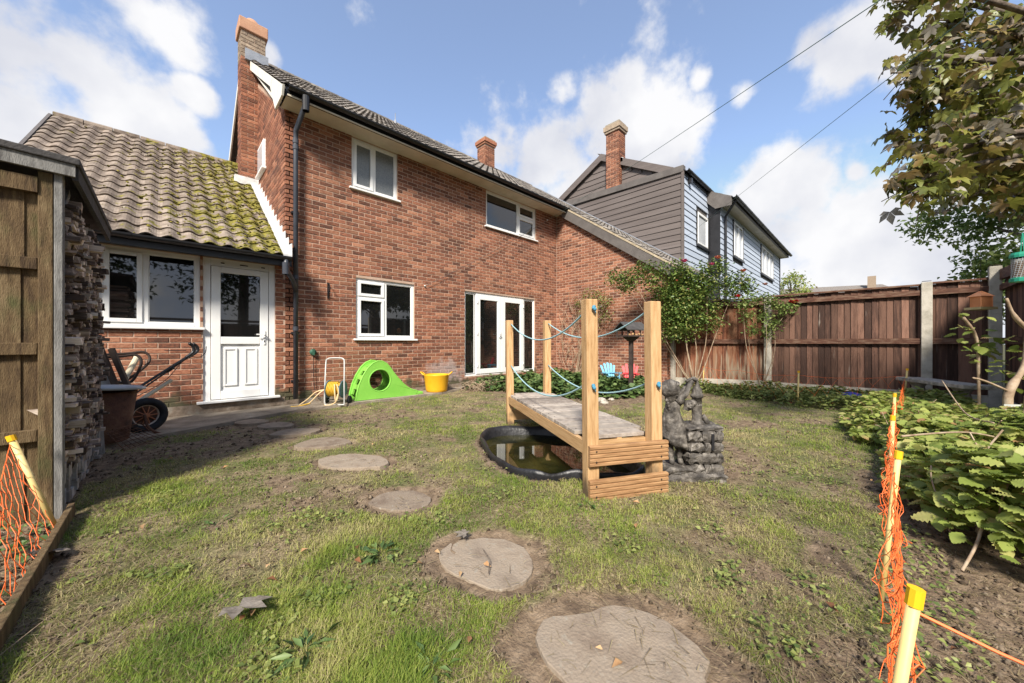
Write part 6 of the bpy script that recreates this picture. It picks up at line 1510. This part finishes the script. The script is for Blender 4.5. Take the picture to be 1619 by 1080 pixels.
bush('climbing_rose', 'large climbing rose bush with pink blooms where the brick wall meets the fence', (8.62, 2.86, 0), RC, 290, .29, .064, M['roseleaf'], [((8.019, 2.85, 2.79), 'fpink_', 0.098), ((8.40, 2.42, 2.72), 'fpink_', 0.075), ((8.5, 2.33, 2.86), 'fcoral_', 0.090), ((8.90, 1.95, 2.58), 'fcoral_', 0.083), ((9.22, 1.62, 2.29), 'fpale_', 0.075), ((8.80, 2.03, 2.03), 'fred_', 0.083), ((8.0, 3.0, 2.4), 'fcoral_', 0.045), ((8.1, 2.8, 2.2), 'fpale_', 0.045)], thick=.016, stemto=6)
R2 = [(8.864, 1.949, 1.891), (9.009, 1.807, 2.0), (9.203, 1.617, 2.0), (9.25, 1.474, 1.90), (8.912, 1.902, 1.62), (9.155, 1.664, 1.62), (9.248, 1.474, 1.484), (9.009, 1.807, 1.349), (9.2, 1.569, 1.3), (9.30, 1.379, 1.756), (9.35, 1.22, 1.80)]
bush('red_rose', 'slim rose bush with one red bloom in front of the concrete fence post', (9.2, 1.68, 0), R2, 130, .19, .06, M['conifer'], [((9.45, 1.16, 1.88), 'fred_', 0.112)], thick=.012, stemto=2)
VN = [(8.40, 5.887, 2.17), (8.40, 5.57, 2.38), (8.40, 5.266, 2.40), (8.40, 5.071, 2.106), (8.40, 5.467, 1.962), (8.40, 4.976, 1.80), (8.40, 5.674, 1.8), (8.40, 5.266, 1.65), (8.40, 4.95, 2.2), (8.35, 5.3, 2.15)]
bush('white_climber', 'leafy climber with a white bloom on the brick wing wall by the inner corner', (8.35, 5.9, 0), VN, 95, .24, .055, M['weed'], [((8.2, 5.2, 2.05), 'fwhite_', .06), ((8.25, 5.05, 2.0), 'fwhite_', .045), ((8.3, 4.9, 1.3), 'fwhite_', .035)], cat='climbing plant')
m = MB()
for k in range(60):
    a, b = random.uniform(5.75, 6.5), random.uniform(.1, 2.0); m.tube(smooth([(8.5, a, b), (8.44, a+random.uniform(-.15, .15), b+.2), (8.5, a+random.uniform(-.2, .2), b+random.uniform(.3, .6))], 3), .006, 4)
o = m.build('dry_creeper', M['stem']); tag(o, 'tangle of dry brown creeper stems on the wall below the white climber', 'creeper')
# ---- planting before the patio door
def carpet(name, label, poly, n, hmin, hmax, ls, m, T=None, cat='plants', hf=None, box=None, pitch=(-.5, .5), kind='stuff'):
    A = np.array(poly); x = U(A[:, 0].min(), A[:, 0].max(), n*3); y = U(A[:, 1].min(), A[:, 1].max(), n*3); ok = inpoly(x, y, poly); x, y = x[ok][:n], y[ok][:n]
    dd = distpoly(x, y, poly); hh = (hmin+(hmax-hmin)*np.clip(fbm(x, y, 2.5, 3)*1.6-.3, 0, 1))*np.clip(dd/.12, .25, 1); z = hh*rng.random(len(x))**.45
    P = np.stack([x, y, z+.01], 1); k = len(P)
    o = leaves(name, P, U(ls*.6, ls*1.25, k), U(0, 2*pi, k), U(pitch[0], pitch[1], k), rng.normal(0, .35, k), T or T_simple(.7), m); tag(o, label, cat, kind='stuff'); return o
carpet('bed_plants', 'low dark green leafy plants spreading below the patio doors', [(4.75, 6.2), (5.2, 5.2), (5.25, 4.3), (5.5, 3.6), (6.1, 3.2), (7.3, 3.1), (8.3, 3.8), (8.45, 6.5), (5.6, 6.65)], 6500, .10, .34, .11, M['bedleaf'], T_broad())
carpet('weeds', 'light green weeds growing along the foot of the fence', [(7.3, -.2), (7.4, 1.0), (7.9, 2.2), (8.4, 3.2), (8.9, 3.1), (9.45, 1.6), (9.45, -1.2), (8.0, -.6)], 7500, .06, .26, .07, M['weed'])
carpet('weeds', 'scrubby weeds behind the orange netting at the left edge', [(-1.6, 1.2), (-.47, 1.0), (-.47, 3.3), (-1.6, 3.3)], 1500, .04, .22, .05, M['bedleaf'])
carpet('weeds', 'grassy weeds along the lower edge of the right hand netting', [(1.0, .02), (1.0, -.35), (1.6, -.3), (3.0, -.22), (3.0, .0)], 900, .01, .07, .022, M['weed'])
# ---- small weeds through the turf
x, y, z_ = scatter(60000, (1.0, 7)); ok = (x > -.3) & (x < 8) & (y > -.05) & (y < path_y(x)-.15) & ~inpoly(x, y, POND) & (near_poly_mask(x, y) < .2); x, y = x[ok], y[ok]
kp = rng.random(len(x)) < np.clip((fbm(x+90, y-30, 4.5, 3)-.60)*6, 0, 1); x, y = x[kp], y[kp]; k = len(x)
o = leaves('lawn_weeds', np.stack([x, y, gz(x, y)+U(.006, .03, k)], 1), U(.012, .032, k), U(0, 2*pi, k), U(-.3, .5, k), rng.normal(0, .3, k), T_simple(.7), M['weed']); tag(o, 'small clover and daisy leaves spread through the lawn', 'lawn weeds', kind='stuff')
# ---- brambles on the right
def bramble(name, label, poly, n, h0, h1, ls, lim, seedh=0):
    t = thing(name, (np.mean([p[0] for p in poly]), np.mean([p[1] for p in poly]), 0), label, 'bramble bush')
    A = np.array(poly); x = U(A[:, 0].min(), A[:, 0].max(), n*4); y = U(A[:, 1].min(), A[:, 1].max(), n*4); ok = inpoly(x, y, poly); x, y = x[ok][:n], y[ok][:n]
    dd = distpoly(x, y, poly); hh = (h0+(h1-h0)*np.clip(fbm(x+seedh, y, 1.8, 3)*1.7-.35, 0, 1))*np.clip(.30+dd/.25, .3, 1); z = .03+hh*rng.random(len(x))**.30
    P = np.stack([x, y, z], 1); k = len(P)
    split_leaves('leaf', P, U(ls*.65, ls*1.25, k), U(0, 2*pi, k), U(-.75, .45, k), rng.normal(0, .38, k), T_broad(), M['bramble'], t, lim)
    for q in range(max(5, n//90)):
        i = random.randrange(k); a = Vector((x[i], y[i], 0)); b = Vector((x[i]+random.uniform(-.3, .3), y[i]+random.uniform(-.2, .2), float(hh[i])*random.uniform(.9, 1.25)))
        MB().tube(smooth([a, (a+b)/2+Vector((.04, .03, .08)), b], 4), .004, 5).build('stem', M['stem'], t)
    return t
bramble('bramble_bush', 'near bramble bush with big yellow green pleated leaves at the right edge', [(2.6, -.45), (2.9, -.22), (3.7, -.16), (3.8, -1.2), (3.0, -1.35), (2.45, -.85)], 1900, .28, .56, .088, 300)
bramble('bramble_bush', 'middle bramble bush spilling against the orange netting', [(3.4, -.10), (5.3, -.10), (5.4, -1.3), (3.7, -1.35)], 4200, .26, .60, .082, 200, 5)
bramble('bramble_bush', 'far bramble bush between the netting and the stone bench', [(5.0, .12), (6.4, .28), (7.8, .15), (8.6, -.3), (8.3, -.9), (7.4, -1.35), (5.2, -1.35)], 6500, .12, .34, .07, 120, 11)
# bare stems and sapling at the right
sp1 = thing('bare_sapling', (6.15, -1.0, 0), 'pale bare forked sapling trunk at the right edge above the brambles', 'sapling')
MB().tube(smooth([(6.15, -1.0, -.05), (6.10, -.96, .5), (6.24, -1.08, .82), (6.30, -1.12, 1.2), (6.36, -1.2, 1.5)], 5), [.035]*8+[.025]*8+[.016]*5, 8).build('trunk', M['stem'], sp1, smooth=True)
MB().tube(smooth([(6.28, -1.11, 1.18), (6.17, -1.01, 1.32), (6.10, -.95, 1.50)], 4), [.02]*5+[.012]*4, 7).build('limb', M['stem'], sp1, smooth=True)
MB().tube(smooth([(6.12, -.98, .55), (5.9, -.8, .66), (5.75, -.7, .70)], 4), .010, 6).build('limb', M['stem'], sp1, smooth=True)
sp2 = thing('young_shrub', (6.9, -.88, 0), 'thin leafy sucker beside the end of the stone bench', 'shrub')
MB().tube(smooth([(6.9, -.89, 0), (6.9, -.88, .6), (6.86, -.86, 1.1), (6.75, -.75, 1.35)], 4), .014, 6).build('stem', M['stem'], sp2, smooth=True)
P = cluster([(6.75, -.75, 1.3), (6.9, -.88, 1.1), (6.95, -.95, .9), (7.1, -1.0, 1.0), (6.5, -1.1, .85), (6.3, -1.0, .7), (6.6, -1.2, 1.0)], .2, 12); n = len(P); leaves('foliage', P, U(.06, .12, n), U(0, 2*pi, n), U(-.8, .4, n), rng.normal(0, .4, n), T_broad(), M['bramble'], sp2)
for i, (a, mid, b, lab) in enumerate((((3.1, -.12, .50), (3.9, -.45, .44), (4.6, -.75, .30), 'arched brown bramble cane lying across the leaves'), ((6.3, -.55, .62), (5.3, -.60, .40), (4.2, -.60, .48), 'pale curved dead stalk rising over the brambles'), ((2.9, -.4, .30), (2.75, -.35, .12), (2.55, -.28, .03), 'short dead stalk at the near edge of the brambles'))):
    tag(MB().tube(smooth([a, mid, b], 6), .006, 6).build('dead_stalk', M['stem'], smooth=True), lab, 'stalk')
# ---- lawn weeds, fallen leaves, litter
WR_ = [(.743, 1.673, 'flat broad leaved weed rosette in the grass left of the slab with the dead leaf', 26, .085), (.331, 1.329, 'dark green weed rosette at the bottom of the lawn left of the largest slab', 22, .08), (.60, .98, 'ragged weed rosette near the bottom edge left of the largest slab', 18, .07), (1.92, 1.25, 'weed rosette in the grass in front of the bridge step', 8, .06), (1.55, .28, 'fresh green clover patch by the nearest yellow stake', 60, .02), (1.78, .22, 'second clover patch beside the orange netting', 50, .02), (.2, 2.6, 'small weed rosette in the grass near the log store', 9, .06)]
for x, y, lab, k, s in WR_:
    t = thing('weed_rosette', (x, y, 0), lab, 'weed', 'weed rosettes in the lawn'); a = np.sort(U(0, 2*pi, k)); rr = U(0, .07, k) if s > .05 else U(0, .16, k)
    P = np.stack([x+rr*np.cos(a), y+rr*np.sin(a), np.full(k, .022)+U(0, .015, k)], 1)
    leaf_pieces('leaf', P, U(s*.45, s*1.0, k), a-pi/2+rng.normal(0, .25, k), U(.0, .35, k), rng.normal(0, .45, k), T_simple(.30, .10) if s > .05 else T_simple(.9), M['bedleaf'] if s > .05 else M['weed'], t)
M['deadleaf'] = mat('dead_grey_leaf', [(.11, .09, .07), (.20, .17, .14), (.28, .245, .205)], 20, .8, .3, 80); M['brownleaf'] = mat('fallen_brown_leaf', [(.16, .07, .03), (.34, .18, .08), (.45, .30, .16)], 15, .8, rnd=.6)
def flat_leaf(x, y, z, s, rz, m, label, T, curl=(0, 0), group=None, up=.0):
    V0, F0 = T; V = V0.copy(); V[:, 2] += .25*V[:, 0]**2+up*(V[:, 1]-.5)**2
    o = piece(npmesh('fallen_leaf', V, tri(F0), m), 'fallen_leaf', None, (x, y, z), (curl[0], curl[1], rz), (s,)*3); return tag(o, label, 'leaf', group)
flat_leaf(.20, 1.66, .055, .13, R(-150), M['deadleaf'], 'large curled grey dead leaf standing on the grass at the lower left', T_lobed(), (R(18), R(-10)), up=.3)
flat_leaf(-.33, 2.72, .03, .15, R(60), M['deadleaf'], 'grey dead leaf lying beside the timber edging board on the left', T_broad(), (R(10), R(20)), up=.5)
flat_leaf(1.13, 1.50, .04, .07, R(30), M['deadleaf'], 'small pale dead leaf on the far edge of the broad stepping stone', T_lobed(), (R(10), 0), up=.3)
flat_leaf(.28, 1.93, .05, .06, R(100), M['brownleaf'], 'dark shrivelled leaf upright in the grass above the large grey leaf', T_lobed(), (R(50), 0))
for i in range(70):
    z = random.uniform(1.1, 5.5); t_ = random.uniform(-1.2, 1.45); x = z*(.7005+.7137*t_); y = z*(.7137-.7005*t_)
    if x < -.3 or y > 5.6 or y < -.9 or inpoly(np.array([x]), np.array([y]), POND)[0]: continue
    flat_leaf(x, y, float(gz(np.array([x]), np.array([y]))[0])+.03, random.uniform(.022, .05), random.uniform(0, 6.28), M['brownleaf'], 'small brown fallen leaf among the many scattered over the lawn and soil', T_simple(.55, .2), (random.uniform(-.4, .4), random.uniform(-.4, .4)), 'fallen leaves scattered over the garden')
tag(MB().tube([(1.03, 1.20, .022), (1.09, 1.26, .03), (1.13, 1.36, .026)], .0025, 5).build('twig', M['bark']), 'thin dark twig lying on the broad stepping stone', 'twig')
for i, (a, b) in enumerate((((-.36, 1.75, .03), (.02, 2.15, .06)), ((-.30, 1.55, .03), (.22, 2.22, .05)), ((-.42, 1.95, .02), (-.12, 2.35, .05)))):
    tag(MB().tube(smooth([a, tuple((Vector(a)+Vector(b))/2+Vector((.01, -.01, .03))), b], 5), .0013, 4).build('dry_stalk', M['stem']), ('long pale dry stalk across the lower left grass, nearest the corner', 'long pale dry stalk across the lower left grass, the longest one', 'long pale dry stalk nearest the timber edging')[i], 'stalk')
m = MB()
for k in range(260):
    a = random.uniform(0, 6.28); r = abs(random.gauss(0, .22)); x, y = 5.05+r*cos(a)*1.1, 6.05+r*sin(a)*.7; m.tube(smooth([(x, y, 0), (x+random.gauss(0, .06), y+random.gauss(0, .06), random.uniform(.05, .16)), (x+random.gauss(0, .1), y+random.gauss(0, .1), random.uniform(.02, .24))], 2), .004, 3)
tag(m.build('dead_plant', M['stem'], fix=False), 'brown dead clump of plant by the wall between the yellow tub and the patio doors', 'dead plant')
import mathutils
for i, (x, y, s) in enumerate(((5.5, 3.35, .10), (5.35, 3.2, .07), (5.75, 3.3, .06))):
    m = MB(); m.lathe([(.001, -.3), (.8, -.2), (1, .1), (.7, .5), (.3, .65), (.001, .66)], (0, 0, 0), 9); m.v = [tuple(Vector(v)*s*(1+.3*mathutils.noise.noise(Vector(v)*1.7+Vector((i*5, 0, 0))))+Vector((x, y, .02))) for v in m.v]
    tag(m.build('rock', M['bstone'], smooth=False), ('largest brown rock at the corner of the planting bed behind the bridge', 'small rock on the lawn side of the larger bed rock', 'small flat rock half under the bed leaves')[i], 'rock')
